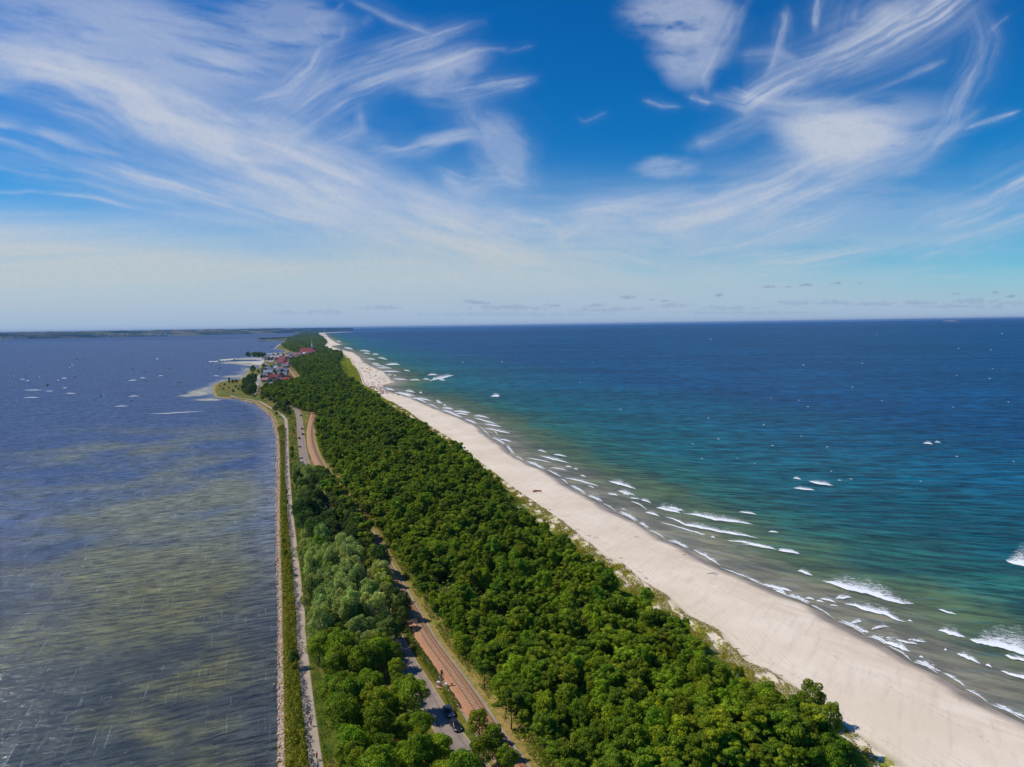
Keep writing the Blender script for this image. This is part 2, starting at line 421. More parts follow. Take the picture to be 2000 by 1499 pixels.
def ground_material():
    m, nt, out = newmat('ground_cover'); n = N(nt)
    p = n.pos()
    n1 = n.noise(p, 0.9, 5, 0.6); n2 = n.noise(p, 0.16, 4, 0.6); n3 = n.noise(p, 5.0, 3); n4 = n.noise(p, 0.035, 3)
    grass = n.mix(n.mapr(n1, 0.3, 0.7), (0.050, 0.085, 0.008), (0.125, 0.150, 0.012))
    n5 = n.noise(p, 0.028, 5, 0.7)
    grass = n.mix(n.mapr(n5, 0.42, 0.58, 0, 0.9), grass, (0.215, 0.150, 0.022))
    grass = n.mix(n.mapr(n4, 0.50, 0.62, 0, 0.6), grass, (0.040, 0.070, 0.012))
    grass = n.mix(n.mapr(n2, 0.5, 0.68, 0, 0.8), grass, (0.240, 0.210, 0.035))
    soil = n.mix(n.mapr(n2, 0.35, 0.65), (0.030, 0.035, 0.012), (0.070, 0.070, 0.020))
    drygrass = n.mix(n.mapr(n1, 0.35, 0.65), (0.20, 0.19, 0.03), (0.40, 0.25, 0.09))
    dr = n.mapr(n.math('ADD', n.attr('dry'), n.math('MULTIPLY', n.math('SUBTRACT', n2, 0.5), 1.6)), 0.45, 0.75)
    base = n.mix(dr, grass, drygrass)
    base = n.mix(n.attr('forest'), base, soil)
    sand = n.mix(n.mapr(n4, 0.35, 0.7), (0.74, 0.61, 0.455), (0.83, 0.71, 0.55))
    st = n.noise(n.mapping2(p, 0.55, (0.5, 0.06, 1)), 1.0, 5, 0.6)
    sand = n.mix(n.mapr(st, 0.45, 0.75, 0, 0.45), sand, (0.57, 0.475, 0.37))
    fp = n.noise(p, 2.2, 3, 0.7)
    sand = n.mix(n.mapr(fp, 0.62, 0.75, 0, 0.18), sand, (0.42, 0.35, 0.28))
    bv = n.math('ADD', n.attr('beachv'), n.math('MULTIPLY', n.math('SUBTRACT', n.noise(n.mapping2(p, 0.4, (1, 1, 1)), 0.045, 5, 0.6), 0.5), 0.22))
    wrk = n.noise(p, 1.1, 4, 0.7)
    for c_, w_, k_ in ((0.60, 0.012, 0.5), (0.66, 0.008, 0.35), (0.10, 0.03, 0.35)):
        ln = n.mapr(n.math('ABSOLUTE', n.math('SUBTRACT', bv, c_)), 0.0, w_, 1.0, 0.0)
        sand = n.mix(n.math('MULTIPLY', n.math('MULTIPLY', ln, n.mapr(wrk, 0.48, 0.62)), k_), sand, (0.30, 0.24, 0.18))
    bt = n.math('ADD', n.attr('beachm'), n.math('MULTIPLY', n.math('SUBTRACT', n.noise(p, 0.012, 2), 0.5), 9.0))
    for c_ in (6.0, 7.7, 11.0, 12.7):
        ln = n.mapr(n.math('ABSOLUTE', n.math('SUBTRACT', bt, c_)), 0.05, 0.28, 0.30, 0.0)
        sand = n.mix(n.math('MULTIPLY', ln, n.mapr(n4, 0.42, 0.56)), sand, (0.50, 0.40, 0.29))
    cusp = n.mapr(n.noise(n.mapping2(p, 0.75, (0.06, 0.3, 1)), 1.0, 4, 0.6), 0.42, 0.66, 0.0, 0.5)
    sand = n.mix(n.math('MULTIPLY', cusp, n.mapr(n.attr('beachv'), 0.5, 0.9, 0.15, 1.0)), sand, (0.60, 0.475, 0.345))
    wet = n.mix(n.mapr(n2, 0.3, 0.7), (0.21, 0.165, 0.125), (0.34, 0.26, 0.20))
    sand = n.mix(n.attr('wet'), sand, wet)
    dn = n.mapr(n.math('ADD', n.noise(n.mapping2(p, 0.5, (1, 0.45, 1)), 0.33, 4, 0.6), n.math('MULTIPLY', n.attr('duneu'), -0.22)), 0.30, 0.40)
    dunec = n.mix(dn, sand, n.mix(n.mapr(n1, 0.3, 0.7), (0.18, 0.20, 0.015), (0.38, 0.34, 0.05)))
    base = n.mix(n.attr('dune'), base, dunec)
    base = n.mix(n.attr('sand'), base, sand)
    h = n.math('ADD', n.math('MULTIPLY', n3, 0.05), n.math('MULTIPLY', n1, 0.12))
    rough = n.mapr(n.attr('wet'), 0, 1, 0.95, 0.35)
    n.bsdf(base, rough, 0.2, out, n.bump(h, 0.6, 1.0))
    return m
M['ground'] = ground_material()
duneu = np.clip((X - f_[:, None]) / np.maximum(t_ - f_, 1)[:, None], 0, 1)
me = mesh_np('ground', V, grid_faces(*X.shape), M['ground'],
             dict(sand=a_sand, dune=a_dune, wet=a_wet, forest=a_forest, dry=a_dry, duneu=duneu, beachv=np.clip((X - t_[:, None]) / np.maximum(s_ - t_, 1)[:, None], 0, 1), beachm=X - t_[:, None]), smooth=True)
tag(link('ground', me), kind='structure')

# ------------------------------------------------------------------ water: bay on the left, open sea on the right
def px_grid(xs, ys):
    gx, gy = np.meshgrid(xs, ys)
    w = G(gx, gy, 0.0)
    return gx, gy, w[..., 0], w[..., 1]
def ehor(px): return 749.5 - F_PX * math.tan(PITCH) + (1000 - px) * math.tan(-ROLL)
xs = np.concatenate([np.arange(-1500, -100, 50), np.arange(-100, 2100, 6), np.arange(2100, 3600, 50)])
tt = np.concatenate([np.geomspace(1.85, 8, 16)[:-1], np.arange(8, 60, 2.5), np.arange(60, 900, 4.5), np.arange(900, 2000, 40)])
gx, tg = np.meshgrid(xs, tt)
gy = ehor(gx) + tg
w = G(gx, gy, 0.0); WX, WY = w[..., 0], w[..., 1]
shore_mid = (bay(WY) * 0.5 + sea(WY) * 0.5)
V = np.stack([WX, WY, np.zeros_like(WX)], -1)
Fa = grid_faces(*WX.shape)
mid = (WX > shore_mid).ravel()
far = (WY > 16400).ravel()
fm = mid[Fa].mean(1)
ff = far[Fa].any(1)
cx_px = gx.ravel()[Fa].mean(1)
is_sea = np.where(ff, cx_px > 640, fm > 0.5)
dist_sea = (WX - sea(np.clip(WY, 0, 16000)))
# distance measured square to the shore line
slope = (sea(WY + 5) - sea(WY - 5)) / 10
dist_sea = dist_sea / np.sqrt(1 + np.clip(slope, -3, 3) ** 2)
far_w = sstep(14000, 20000, WY)
dist_sea = dist_sea * (1 - far_w) + 3000 * far_w
shape = WX.shape
# swell phase: parallel to the shore close in, square to the wind further out
az_sw = math.radians(-9)
along = WX * math.sin(az_sw) + WY * math.cos(az_sw)
phi = along - 0.0 * dist_sea
nearw = np.exp(-np.clip(dist_sea, 0, None) / 60.0)
off = np.clip(dist_sea, 0, 400)
phi = (WX * math.sin(0.2) + WY * math.cos(0.2)) * 1.0 - 0.35 * off * 0 + 26 * nearw

def sea_material():
    m, nt, out = newmat('sea_water'); n = N(nt)
    p = n.pos(); d = n.attr('shore'); ph = n.attr('phi')
    nb = n.noise(p, 0.012, 3, 0.55); nc = n.noise(p, 0.05, 4, 0.6)
    dd = n.math('ADD', d, n.math('MULTIPLY', n.math('SUBTRACT', nb, 0.5), 55))
    dd = n.math('ADD', dd, n.math('MULTIPLY', n.math('SUBTRACT', nc, 0.5), 26))
    cr = n.n("ShaderNodeValToRGB"); cr.color_ramp.interpolation = 'EASE'
    n.l(n.math('DIVIDE', dd, 420.0, clamp=True), cr.inputs[0])
    E = cr.color_ramp.elements
    stops = [(0.0, (0.20, 0.175, 0.100)), (0.035, (0.135, 0.135, 0.062)), (0.10, (0.070, 0.112, 0.036)), (0.17, (0.014, 0.095, 0.068)),
             (0.28, (0.001, 0.085, 0.105)), (0.62, (0.0, 0.070, 0.130)), (1.0, (0.0, 0.052, 0.140))]
    E[0].position, E[0].color = stops[0][0], (*stops[0][1], 1)
    E[1].position, E[1].color = stops[-1][0], (*stops[-1][1], 1)
    for q, c in stops[1:-1]:
        e = E.new(q); e.color = (*c, 1)
    col = cr.outputs[0]
    # sand churned up close to the beach
    churn = n.mapr(n.math('ADD', n.math('MULTIPLY', n.noise(p, 0.09, 4, 0.6), 40), n.math('MULTIPLY', d, -1)), -12, 22)
    col = n.mix(churn, col, (0.225, 0.195, 0.115))
    # wave field
    warp = n.math('MULTIPLY', n.noise(n.mapping2(p, 0.16, (0.02, 0.06, 1)), 1.0, 3), 26)
    arg = n.math('ADD', ph, warp)
    s1 = n.math('SINE', n.math('MULTIPLY', arg, 2 * math.pi / 8.0))
    s1 = n.math('POWER', n.math('ADD', n.math('MULTIPLY', s1, 0.5), 0.5), 2.2)
    gust = n.noise(n.mapping2(p, 0.16, (0.018, 0.05, 1)), 1.0, 3)
    h1 = n.math('MULTIPLY', n.math('MULTIPLY', s1, 0.34), n.mapr(gust, 0.3, 0.7, 0.3, 1.0))
    h2 = n.math('MULTIPLY', n.noise(n.mapping2(p, 0.2, (0.16, 0.55, 1)), 1.0, 4, 0.6), 0.9)
    h3 = n.math('MULTIPLY', n.noise(n.mapping2(p, 0.1, (0.8, 2.0, 1)), 1.0, 3, 0.6), 0.16)
    h4 = n.math('MULTIPLY', n.noise(n.mapping2(p, 0.14, (0.012, 0.06, 1)), 1.0, 3, 0.6), 5.0)
    h = n.math('ADD', n.math('ADD', h1, h2), n.math('ADD', h3, h4))
    damp = n.mapr(d, -2, 60, 0.35, 1.0)
    h = n.math('MULTIPLY', h, damp)
    # crests: green-blue of thin lit water and wave contrast put into the colour
    crest = n.mapr(n.noise(n.mapping2(p, 0.14, (0.05, 0.30, 1)), 1.0, 4, 0.65), 0.50, 0.72)
    col = n.mix(n.math('MULTIPLY', crest, 0.55), col, n.mix(0.5, col, (0.02, 0.18, 0.24)))
    big = n.noise(n.mapping2(p, 0.14, (0.0016, 0.006, 1)), 1.0, 4, 0.6)
    hs = n.n("ShaderNodeHueSaturation"); n.l(col, hs.inputs["Color"])
    md_ = n.noise(n.mapping2(p, 0.14, (0.010, 0.045, 1)), 1.0, 4, 0.65); sm_ = n.noise(n.mapping2(p, 0.2, (0.05, 0.26, 1)), 1.0, 4, 0.65)
    smn = n.noise(n.mapping2(p, 0.75, (0.05, 0.22, 1)), 1.0, 4, 0.65); smm = n.noise(n.mapping2(p, 0.45, (0.05, 0.24, 1)), 1.0, 4, 0.65)
    w1 = n.mapr(d, 15, 55); w2 = n.mapr(d, 60, 150)
    def lerp(f, a, b): return n.math('ADD', n.math('MULTIPLY', a, n.math('SUBTRACT', 1.0, f)), n.math('MULTIPLY', b, f))
    sm_ = lerp(w2, lerp(w1, smn, smm), sm_); lo = n.mapr(d, 0, 90, 0.74, 0.42); hi = n.mapr(d, 0, 90, 1.22, 1.6)
    n.l(n.math('MULTIPLY', n.math('MULTIPLY', n.mapr(big, 0.3, 0.7, 0.8, 1.2), n.mapr(sm_, 0.38, 0.62, lo, hi)), n.mapr(md_, 0.32, 0.68, 0.72, 1.28)), hs.inputs["Value"])  # light and dark sides of the waves put into the colour
    n.water(hs.outputs[0], n.bump(h, 1.0, 1.0), 0.24, 0.18, out)
    return m
def bay_material():
    m, nt, out = newmat('bay_water'); n = N(nt)
    p = n.pos()
    wind = math.radians(-20)
    # rotate so that local Y runs along the wind
    def wv(sx, sy): return n.mapping2(p, wind * 1.0, (sx, sy, 1))
    pt = n.noise(p, 0.0095, 4, 0.5); pt2 = n.noise(p, 0.05, 4, 0.6)
    w = n.mapr(n.math('ADD', n.math('MULTIPLY', pt, 0.88), n.math('MULTIPLY', pt2, 0.12)), 0.42, 0.60)
    w = n.math('MULTIPLY', w, n.math('MULTIPLY', n.mapr(n.attr('shore'), 110, 260, 0.9, 0.0), n.mapr(n.attr('farther'), 0, 1, 1.0, 0.0)))
    deep = n.mix(n.mapr(n.attr('away'), 0, 1), (0.040, 0.044, 0.032), (0.046, 0.078, 0.165)); weed = n.mix(n.mapr(n.attr('away'), 0, 1), (0.120, 0.108, 0.018), (0.165, 0.170, 0.095))  # deep tone bluer with distance: sky reflection put into the colour
    col = n.mix(w, deep, weed)
    yel = n.mapr(n.noise(p, 0.02, 3), 0.52, 0.66)
    col = n.mix(n.math('MULTIPLY', yel, n.mapr(n.attr('away'), 0.0, 0.5, 0.6, 0.0)), col, (0.150, 0.135, 0.018))
    sh = n.mapr(n.attr('pale'), 0.0, 1.0)
    edge = n.mapr(n.math('ADD', n.attr('pale'), n.math('MULTIPLY', n.math('SUBTRACT', pt2, 0.5), 0.8)), 0.35, 0.75)
    col = n.mix(edge, col, (0.40, 0.38, 0.27))
    near = n.mapr(n.math('ADD', n.attr('shore'), n.math('MULTIPLY', n.math('SUBTRACT', pt2, 0.5), 14)), 2, 20, 0.6, 0.0)
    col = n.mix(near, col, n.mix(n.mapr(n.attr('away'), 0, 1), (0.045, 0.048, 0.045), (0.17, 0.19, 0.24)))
    # foam streaks lined up with the wind
    st = n.noise(wv(0.30, 0.020), 1.0, 1, 0.5)
    br = n.noise(wv(0.35, 0.11), 1.0, 4, 0.65)
    ridge = n.math('ABSOLUTE', n.math('SUBTRACT', st, 0.5))
    line = n.mapr(n.noise(wv(1.9, 0.048), 1.0, 3, 0.55, 0.25), 0.60, 0.69)
    foam = n.math('MULTIPLY', line, n.mapr(br, 0.42, 0.55))
    gat = n.mapr(n.noise(wv(0.03, 0.02), 1.0, 2), 0.36, 0.56)
    foam = n.math('MULTIPLY', foam, gat)
    col = n.mix(n.math('MULTIPLY', foam, 0.1), col, (0.62, 0.66, 0.68))
    # wind ripples square to the wind
    wp = n.math('MULTIPLY', n.noise(wv(0.10, 0.16), 1.0, 3), 6.0)
    sx = n.n("ShaderNodeSeparateXYZ"); n.l(wv(1, 1), sx.inputs[0])
    s1 = n.math('SINE', n.math('MULTIPLY', n.math('ADD', sx.outputs[1], wp), 2 * math.pi / 2.6))
    h1 = n.math('MULTIPLY', s1, 0.055)
    h2 = n.math('MULTIPLY', n.noise(wv(0.35, 1.1), 1.0, 4, 0.65), 0.62)
    h3 = n.math('MULTIPLY', n.noise(wv(0.10, 0.20), 1.0, 3, 0.6), 0.9)
    h = n.math('ADD', n.math('ADD', h1, h2), n.math('ADD', h3, n.math('MULTIPLY', line, 0.05)))
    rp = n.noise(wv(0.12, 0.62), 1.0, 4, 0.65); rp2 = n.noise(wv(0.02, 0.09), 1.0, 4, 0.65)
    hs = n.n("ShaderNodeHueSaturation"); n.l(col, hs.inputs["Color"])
    n.l(n.math('MULTIPLY', n.mapr(rp, 0.38, 0.62, 0.40, 1.65), n.mapr(rp2, 0.34, 0.66, 0.8, 1.22)), hs.inputs["Value"])  # ripple light and shade put into the colour as well
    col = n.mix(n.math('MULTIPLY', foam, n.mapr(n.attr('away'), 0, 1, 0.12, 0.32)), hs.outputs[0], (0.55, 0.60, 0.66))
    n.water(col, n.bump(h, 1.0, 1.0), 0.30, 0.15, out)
    return m
M['sea'] = sea_material(); M['bay'] = bay_material()
# pale shallows round the sandy point, by the harbour and off the far coves
def blob(px, py, rx, ry):
    c = G(px, py, 0); e = G(px + rx, py, 0); v = G(px, py - ry, 0); v2 = G(px, py + ry, 0)
    a = abs(e[0] - c[0]); b = abs(v[1] - v2[1]) / 2
    return np.exp(-(((WX - c[0]) / a) ** 2 + ((WY - c[1]) / b) ** 2) * 1.1)
pale = np.zeros_like(WX)
for q in [(398,768,34,9),(430,757,40,11),(455,745,40,7),(480,734,45,6),(500,722,35,5),(415,780,40,4),(500,713,40,4),(475,708,60,3.2),(545,690,28,2.2),(530,698,25,3)]:
    pale = np.maximum(pale, blob(*q) * 0.95)
for q in [(270,738,90,5),(330,730,60,3),(60,750,80,4)]:
    pale = np.maximum(pale, blob(*q) * 0.38)
pale = np.where(WX > bay(WY) + 40, 0, pale)
d_bay = np.clip(bay(np.clip(WY, 0, 16000)) - WX, -50, 3000)
at_sea = dict(shore=dist_sea, phi=phi)
def sub_mesh(name, mask, mat, attrs):
    f = Fa[mask]; used = np.unique(f); mp = np.full(V.reshape(-1, 3).shape[0], -1); mp[used] = np.arange(len(used))
    return mesh_np(name, V.reshape(-1, 3)[used], mp[f], mat, {k: a.ravel()[used] for k, a in attrs.items()}, smooth=True)
tag(link('sea', sub_mesh('sea', is_sea, M['sea'], at_sea)), kind='structure')
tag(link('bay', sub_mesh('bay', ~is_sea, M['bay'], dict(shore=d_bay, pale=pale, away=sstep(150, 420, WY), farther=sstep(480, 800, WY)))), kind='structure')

# ------------------------------------------------------------------ breaking waves and foam
def foam_material():
    m, nt, out = newmat('foam'); n = N(nt)
    p = n.pos(); v = n.attr('v'); e = n.attr('edge'); thin = n.attr('thin')
    n1 = n.noise(n.mapping2(p, 0.3, (0.45, 0.8, 1)), 1.0, 6, 0.75, 1.2)
    n2 = n.noise(p, 3.0, 3, 0.7)
    f = n.math('ADD', n.math('MULTIPLY', n1, 0.75), n.math('MULTIPLY', n2, 0.25))
    th = n.math('ADD', n.mapr(v, 0.05, 0.25, 0.30, 0.47), n.math('MULTIPLY', e, 0.2))
    th = n.math('ADD', th, n.mapr(v, 0.25, 1.0, 0.0, 0.15, False))
    th = n.math('ADD', th, n.math('MULTIPLY', thin, 0.12))
    a = n.math('MULTIPLY', n.mapr(n.math('SUBTRACT', f, th), -0.10, 0.10), n.mapr(v, 0.1, 1.0, 1.0, 0.75))
    b = n.bsdf((0.82, 0.84, 0.84), 0.7, 0.2)
    t = n.n("ShaderNodeBsdfTransparent"); mx = n.n("ShaderNodeMixShader")
    n.l(a, mx.inputs[0]); n.l(t.outputs[0], mx.inputs[1]); n.l(b.outputs[0], mx.inputs[2]); n.l(mx.outputs[0], out.inputs[0])
    return m
M['foam'] = foam_material()
FV, FF, Fv, Fe, Ft = [], [], [], [], []
def breaker(pts, wpx, thin=0.0, hh=0.5):
    """pts: crest seen in the photo, wpx: how far the foam trails behind it (photo px)"""
    pts = np.array(pts, float)
    L = np.r_[0, np.cumsum(np.hypot(*(pts[1:] - pts[:-1]).T))]
    n = max(4, int(L[-1] / 2.5)); s = np.linspace(0, L[-1], n)
    x = np.interp(s, L, pts[:, 0]); y = np.interp(s, L, pts[:, 1])
    y = y + (fbm(x / 9.0, y / 9.0, 3) - 0.5) * min(3.5, 0.5 + wpx * 0.25)
    u = s / L[-1]
    prof = np.clip(np.sin(np.pi * np.clip(u, 0.02, 0.98)) ** 0.45, 0.12, 1) * (0.55 + 0.9 * fbm(x / 22.0 + 5, y / 22.0, 2))
    K = 7
    base = sum(len(a) for a in FV)
    rows = []
    for k in range(K):
        t = k / (K - 1)
        yy = y + 0.8 - (wpx * 1.5 * prof + 1.0) * t
        w_ = G(x, yy, 0.0)
        sc = np.clip(300.0 / np.maximum(w_[:, 1], 100), 0.15, 1.0)
        z = 0.06 + hh * math.exp(-((t - 0.22) / 0.2) ** 2) * (0.6 if wpx < 6 else 1.0) * sc * np.minimum(1, prof) + 0.05 / sc
        rows.append(np.stack([w_[:, 0], w_[:, 1], z], -1))
        Fv.append(np.full(n, t)); Fe.append(np.abs(2 * u - 1) ** 4 * 1.0); Ft.append(np.full(n, thin))
    A = np.stack(rows, 0)
    FV.append(A.reshape(-1, 3)); FF.append(grid_faces(K, n) + base)
def zs(scale, ox, oy, lst):
    return [(ox + a / scale, oy + b / scale) for a, b in lst]
Q = lambda l: zs(4, 1500, 1000, l)
breaker(Q([(430,540),(620,610),(800,650),(920,690),(1040,720),(1140,720)]), 22)
breaker(Q([(1330,930),(1430,965),(1540,985)]), 16, 0.3); breaker(Q([(1575,1000),(1640,1030),(1800,1060),(1900,1090),(2000,1120),(2250,1190)]), 30)
breaker(Q([(600,715),(770,775),(900,805),(1010,850),(1080,855)]), 13); breaker(Q([(1090,850),(1130,860)]), 4)
breaker(Q([(-40,570),(80,605),(190,625)]), 9, 0.2); breaker(Q([(230,460),(310,495),(350,500)]), 11, 0.6)
breaker(Q([(290,675),(365,690)]), 4); breaker(Q([(375,697),(440,710)]), 3); breaker(Q([(410,682),(530,710)]), 4); breaker(Q([(480,730),(550,740)]), 2)
breaker(Q([(890,1020),(1000,1060),(1060,1085),(1110,1095)]), 20, 0.3); breaker(Q([(990,1000),(1080,1030),(1180,1040)]), 6, 0.6)
breaker(Q([(1470,1110),(1530,1140),(1600,1170),(1660,1190)]), 15, 0.4); breaker(Q([(1815,1245),(1900,1280),(2000,1310),(2300,1420)]), 9, 0.1)
breaker(Q([(1850,1120),(1900,1150),(1990,1165),(2080,1180)]), 10); breaker(Q([(1860,385),(1920,410),(2000,425),(2120,440)]), 30)
breaker(Q([(80,303),(160,318),(250,330)]), 6); breaker(Q([(-200,250),(-120,262),(0,285),(70,297)]), 5); breaker(Q([(0,157),(80,162)]), 3)
breaker(Q([(1330,762),(1400,790),(1470,803)]), 3); breaker(Q([(1700,1200),(1750,1218)]), 4); breaker(Q([(1375,1080),(1400,1085)]), 4); breaker(Q([(1180,1135),(1215,1145)]), 3)
breaker(Q([(730,940),(790,945)]), 4); breaker(Q([(920,985),(965,992)]), 3); breaker(Q([(520,690),(600,680),(660,670)]), 16, 1.0); breaker(Q([(640,880),(740,860)]), 14, 1.1); breaker(Q([(800,920),(960,900)]), 14, 1.0)
breaker(Q([(1080,1000),(1250,1030)]), 8, 1.0); breaker(Q([(60,620),(150,655)]), 3)
Q = lambda l: zs(5, 1000, 880, l)
breaker(Q([(1410,562),(1500,585),(1650,612)]), 9); breaker(Q([(1665,612),(1800,640),(2000,685),(2360,722)]), 8)
breaker(Q([(1500,650),(1580,675),(1700,733),(1850,765),(2000,795),(2420,860)]), 7); breaker(Q([(2100,880),(2250,900),(2580,970)]), 6, 0.1); breaker(Q([(2600,965),(2800,1000)]), 4)
breaker(Q([(1440,700),(1600,745),(1880,830)]), 2.5, 0.5); breaker(Q([(945,300),(1050,335),(1120,357),(1210,372)]), 8)
breaker(Q([(1030,395),(1090,415),(1200,437)]), 5); breaker(Q([(1080,425),(1150,440)]), 4); breaker(Q([(1160,495),(1250,532),(1320,582)]), 3, 0.3); breaker(Q([(1300,605),(1440,645)]), 4)
breaker(Q([(1250,482),(1360,512)]), 5); breaker(Q([(1150,465),(1250,478)]), 3, 0.3); breaker(Q([(270,50),(400,90),(560,122)]), 4); breaker(Q([(400,40),(540,62)]), 3); breaker(Q([(250,0),(340,20)]), 3)
breaker(Q([(140,70),(290,102),(390,122)]), 2.5, 0.4); breaker(Q([(370,165),(540,197)]), 3, 0.3); breaker(Q([(520,155),(590,166)]), 3); breaker(Q([(600,180),(650,186)]), 3); breaker(Q([(665,247),(725,260)]), 4)
breaker(Q([(510,265),(660,302),(850,352)]), 4, 0.2); breaker(Q([(740,345),(810,370)]), 2.5, 0.3); breaker(Q([(930,425),(1040,442)]), 4, 0.3); breaker(Q([(1060,570),(1120,582)]), 2, 0.4)
breaker(Q([(1700,780),(1900,830)]), 3, 0.7); breaker(Q([(1940,845),(1990,860)]), 3); breaker(Q([(1500,560),(1700,600)]), 14, 1.1)
Q = lambda l: zs(5.556, 640, 660, l)
for a, wv_ in [([(612,535),(650,560),(735,572)],3),([(835,575),(950,592)],3),([(990,595),(1030,601)],2.5),([(740,595),(850,615),(955,632)],3),([(900,655),(1000,665),(1130,682)],3),
             ([(1170,685),(1225,692)],2.5),([(1180,700),(1250,713)],2.5),([(1250,730),(1290,738)],2.5),([(1240,760),(1370,780)],3),([(1360,795),(1560,818)],3.5),([(1390,820),(1530,836)],2.5),
             ([(1580,845),(1760,870)],3),([(1590,870),(1720,910),(1835,935)],3),([(1690,935),(1890,970)],3),([(1700,980),(1990,1042)],3),([(1810,1010),(1850,1060)],2),([(1860,1100),(2000,1130)],2),
             ([(700,445),(870,457)],2),([(880,458),(1010,459)],2),([(1030,448),(1110,453)],2),([(1080,405),(1200,402)],2.5),([(1100,468),(1240,440),(1370,408)],5),([(570,365),(800,369)],2),
             ([(620,292),(790,292)],3),([(530,325),(700,330)],2),([(470,285),(570,287)],2.5),([(480,182),(560,178)],2),([(540,212),(650,238)],3),([(340,137),(470,152)],2.2),([(1770,637),(1870,627)],4),
             ([(715,411),(745,413)],2),([(170,105),(280,127)],2.2),([(420,225),(520,235)],2),([(380,165),(470,175)],1.8),([(820,350),(900,362)],2.2),([(1140,438),(1180,446)],2),([(1200,455),(1280,462)],2),
             ([(640,400),(700,405)],1.5),([(500,300),(640,310)],1.5),([(90,35),(150,45)],1.5),([(100,65),(150,75)],1.5)]:
    breaker(Q(a), wv_, 0.0, 0.8)
for a, wv_ in [([(1549,934),(1565,937)],4),([(1580,940),(1598,946),(1627,949)],7),([(1550,953),(1570,957),(1592,958)],5),([(1803,866),(1822,868)],3.5),([(1825,864),(1838,865)],2),([(1443,1000),(1458,1003),(1477,1005)],4),([(958,774),(976,775)],2.5),([(1383,1181),(1400,1183)],1)]:
    breaker(a, wv_, 0, 0.7)
r2 = np.random.default_rng(5)
for k in range(55):                # scattered small whitecaps far out
    px = r2.uniform(900, 2100); dy = r2.uniform(8, 330) ** 1.0
    py = ehor(px) + dy
    if at(CV['sea'], np.array(G(px, py, 0)[1])) + 120 > G(px, py, 0)[0]: continue
    ln = r2.uniform(1.5, 5) * (0.6 + dy / 250); breaker([(px, py), (px + ln, py + 0.4)], 0.3 + 0.6 * r2.random(), 0, 0.2)
# the thin wash line where the water meets the beach
wl = np.array([p for p in sea_px if 760 < p[1] < 1640])
for k in range(len(wl) - 1):
    if k % 9 == 3: continue
    a, b = wl[k + 1], wl[k]
    q = 0.6 + (a[1] - 700) / 420.0
    breaker([(a[0] + 4 * q, a[1] - 1.0 * q), ((a[0] + b[0]) / 2 + 5 * q, (a[1] + b[1]) / 2 - 2.0 * q), (b[0] + 4 * q, b[1] - 1.0 * q)], 2.6 * q, 0.35, 0.05)
for k in range(len(wl) - 1):
    a, b = wl[k + 1], wl[k]; q = 0.6 + (a[1] - 700) / 420.0
    if k % 3 != 2: breaker([(a[0] + 7 * q, a[1] - 2.0 * q), (b[0] + 7 * q, b[1] - 2.0 * q)], 9 * q, 0.75 + 0.25 * (k % 2), 0.02)
tag(link('surf_foam', mesh_np('surf_foam', np.concatenate(FV), np.concatenate(FF), M['foam'],
    dict(v=np.concatenate(Fv), edge=np.concatenate(Fe), thin=np.concatenate(Ft)), smooth=True)),
    'white foam of the breakers and whitecaps along the sandy beach', 'foam', kind='stuff')
# wakes drawn by the kitesurfers on the bay
FV, FF, Fv, Fe, Ft = [], [], [], [], []
wakes = [((290,808),(322,808),(400,803)),((224,794),(250,793)),((272,773),(250,775)),((45,762),(85,762)),((78,776),(45,777)),((128,768.5),(150,768.5)),
         ((268,742.5),(250,743.5)),((118,739),(132,739)),((38,741.5),(50,741)),((122,758),(132,757.5)),((320,734),(308,734.5)),((50,743.5),(58,743.5)),((88,764),(105,764)),((272,738.5),(285,738.5)),
         ((139,713),(143,713)),((304,702),(310,700)),((416,734.3),(429,734.3))]
for q in wakes: breaker(q, 1.0, 0.25, 0.0)
tag(link('board_wakes', mesh_np('board_wakes', np.concatenate(FV), np.concatenate(FF), M['foam'],
    dict(v=np.concatenate(Fv), edge=np.concatenate(Fe), thin=np.concatenate(Ft)), smooth=True)),
    'thin white wakes trailing across the blue bay', 'wakes', kind='stuff')
# ------------------------------------------------------------------ promenade, road, railway
def ribbon(name, cv, y0, y1, hw, z, mat, n=400, off=0.0, uvatt=False):
    Y = np.geomspace(y0, y1, n); Xc = at(cv, Y)
    dx = np.gradient(Xc, Y); L = np.sqrt(1 + dx ** 2); nx, ny = 1 / L, -dx / L
    hw = hw if hasattr(hw, '__len__') else [-hw, hw]
    rows = []
    for h in hw:
        rows.append(np.stack([Xc + nx * (h + off), Y + ny * (h + off), np.full(n, z)], -1))
    A = np.stack(rows, 1)
    cen = np.linspace(-1, 1, len(hw))
    return mesh_np(name, A.reshape(-1, 3), grid_faces(n, len(hw)), mat, dict(across=np.tile(cen, n)))
def paving_mat(name, c0, c1, edge, cracks=0.0):
    m, nt, out = newmat(name); n = N(nt); p = n.pos()
    a = n.noise(p, 0.25, 4); b = n.noise(p, 4.0, 3)
    col = n.mix(n.mapr(a, 0.3, 0.7), c0, c1)
    col = n.mix(n.mapr(b, 0.4, 0.8, 0, 0.35), col, tuple(q * 0.7 for q in c0))
    e = n.math('ABSOLUTE', n.attr('across'))
    ed = n.mapr(n.math('ADD', e, n.math('MULTIPLY', n.math('SUBTRACT', n.noise(p, 0.8, 4, 0.7), 0.5), 0.5)), 0.78, 1.0)
    col = n.mix(ed, col, edge)
    tr = n.mapr(n.math('ABSOLUTE', n.math('SUBTRACT', e, 0.42)), 0.0, 0.16, cracks, 0.0)
    col = n.mix(tr, col, tuple(q * 0.62 for q in c0))
    n.bsdf(col, 0.9, 0.15, out, n.bump(b, 0.3, 0.02))
    return m
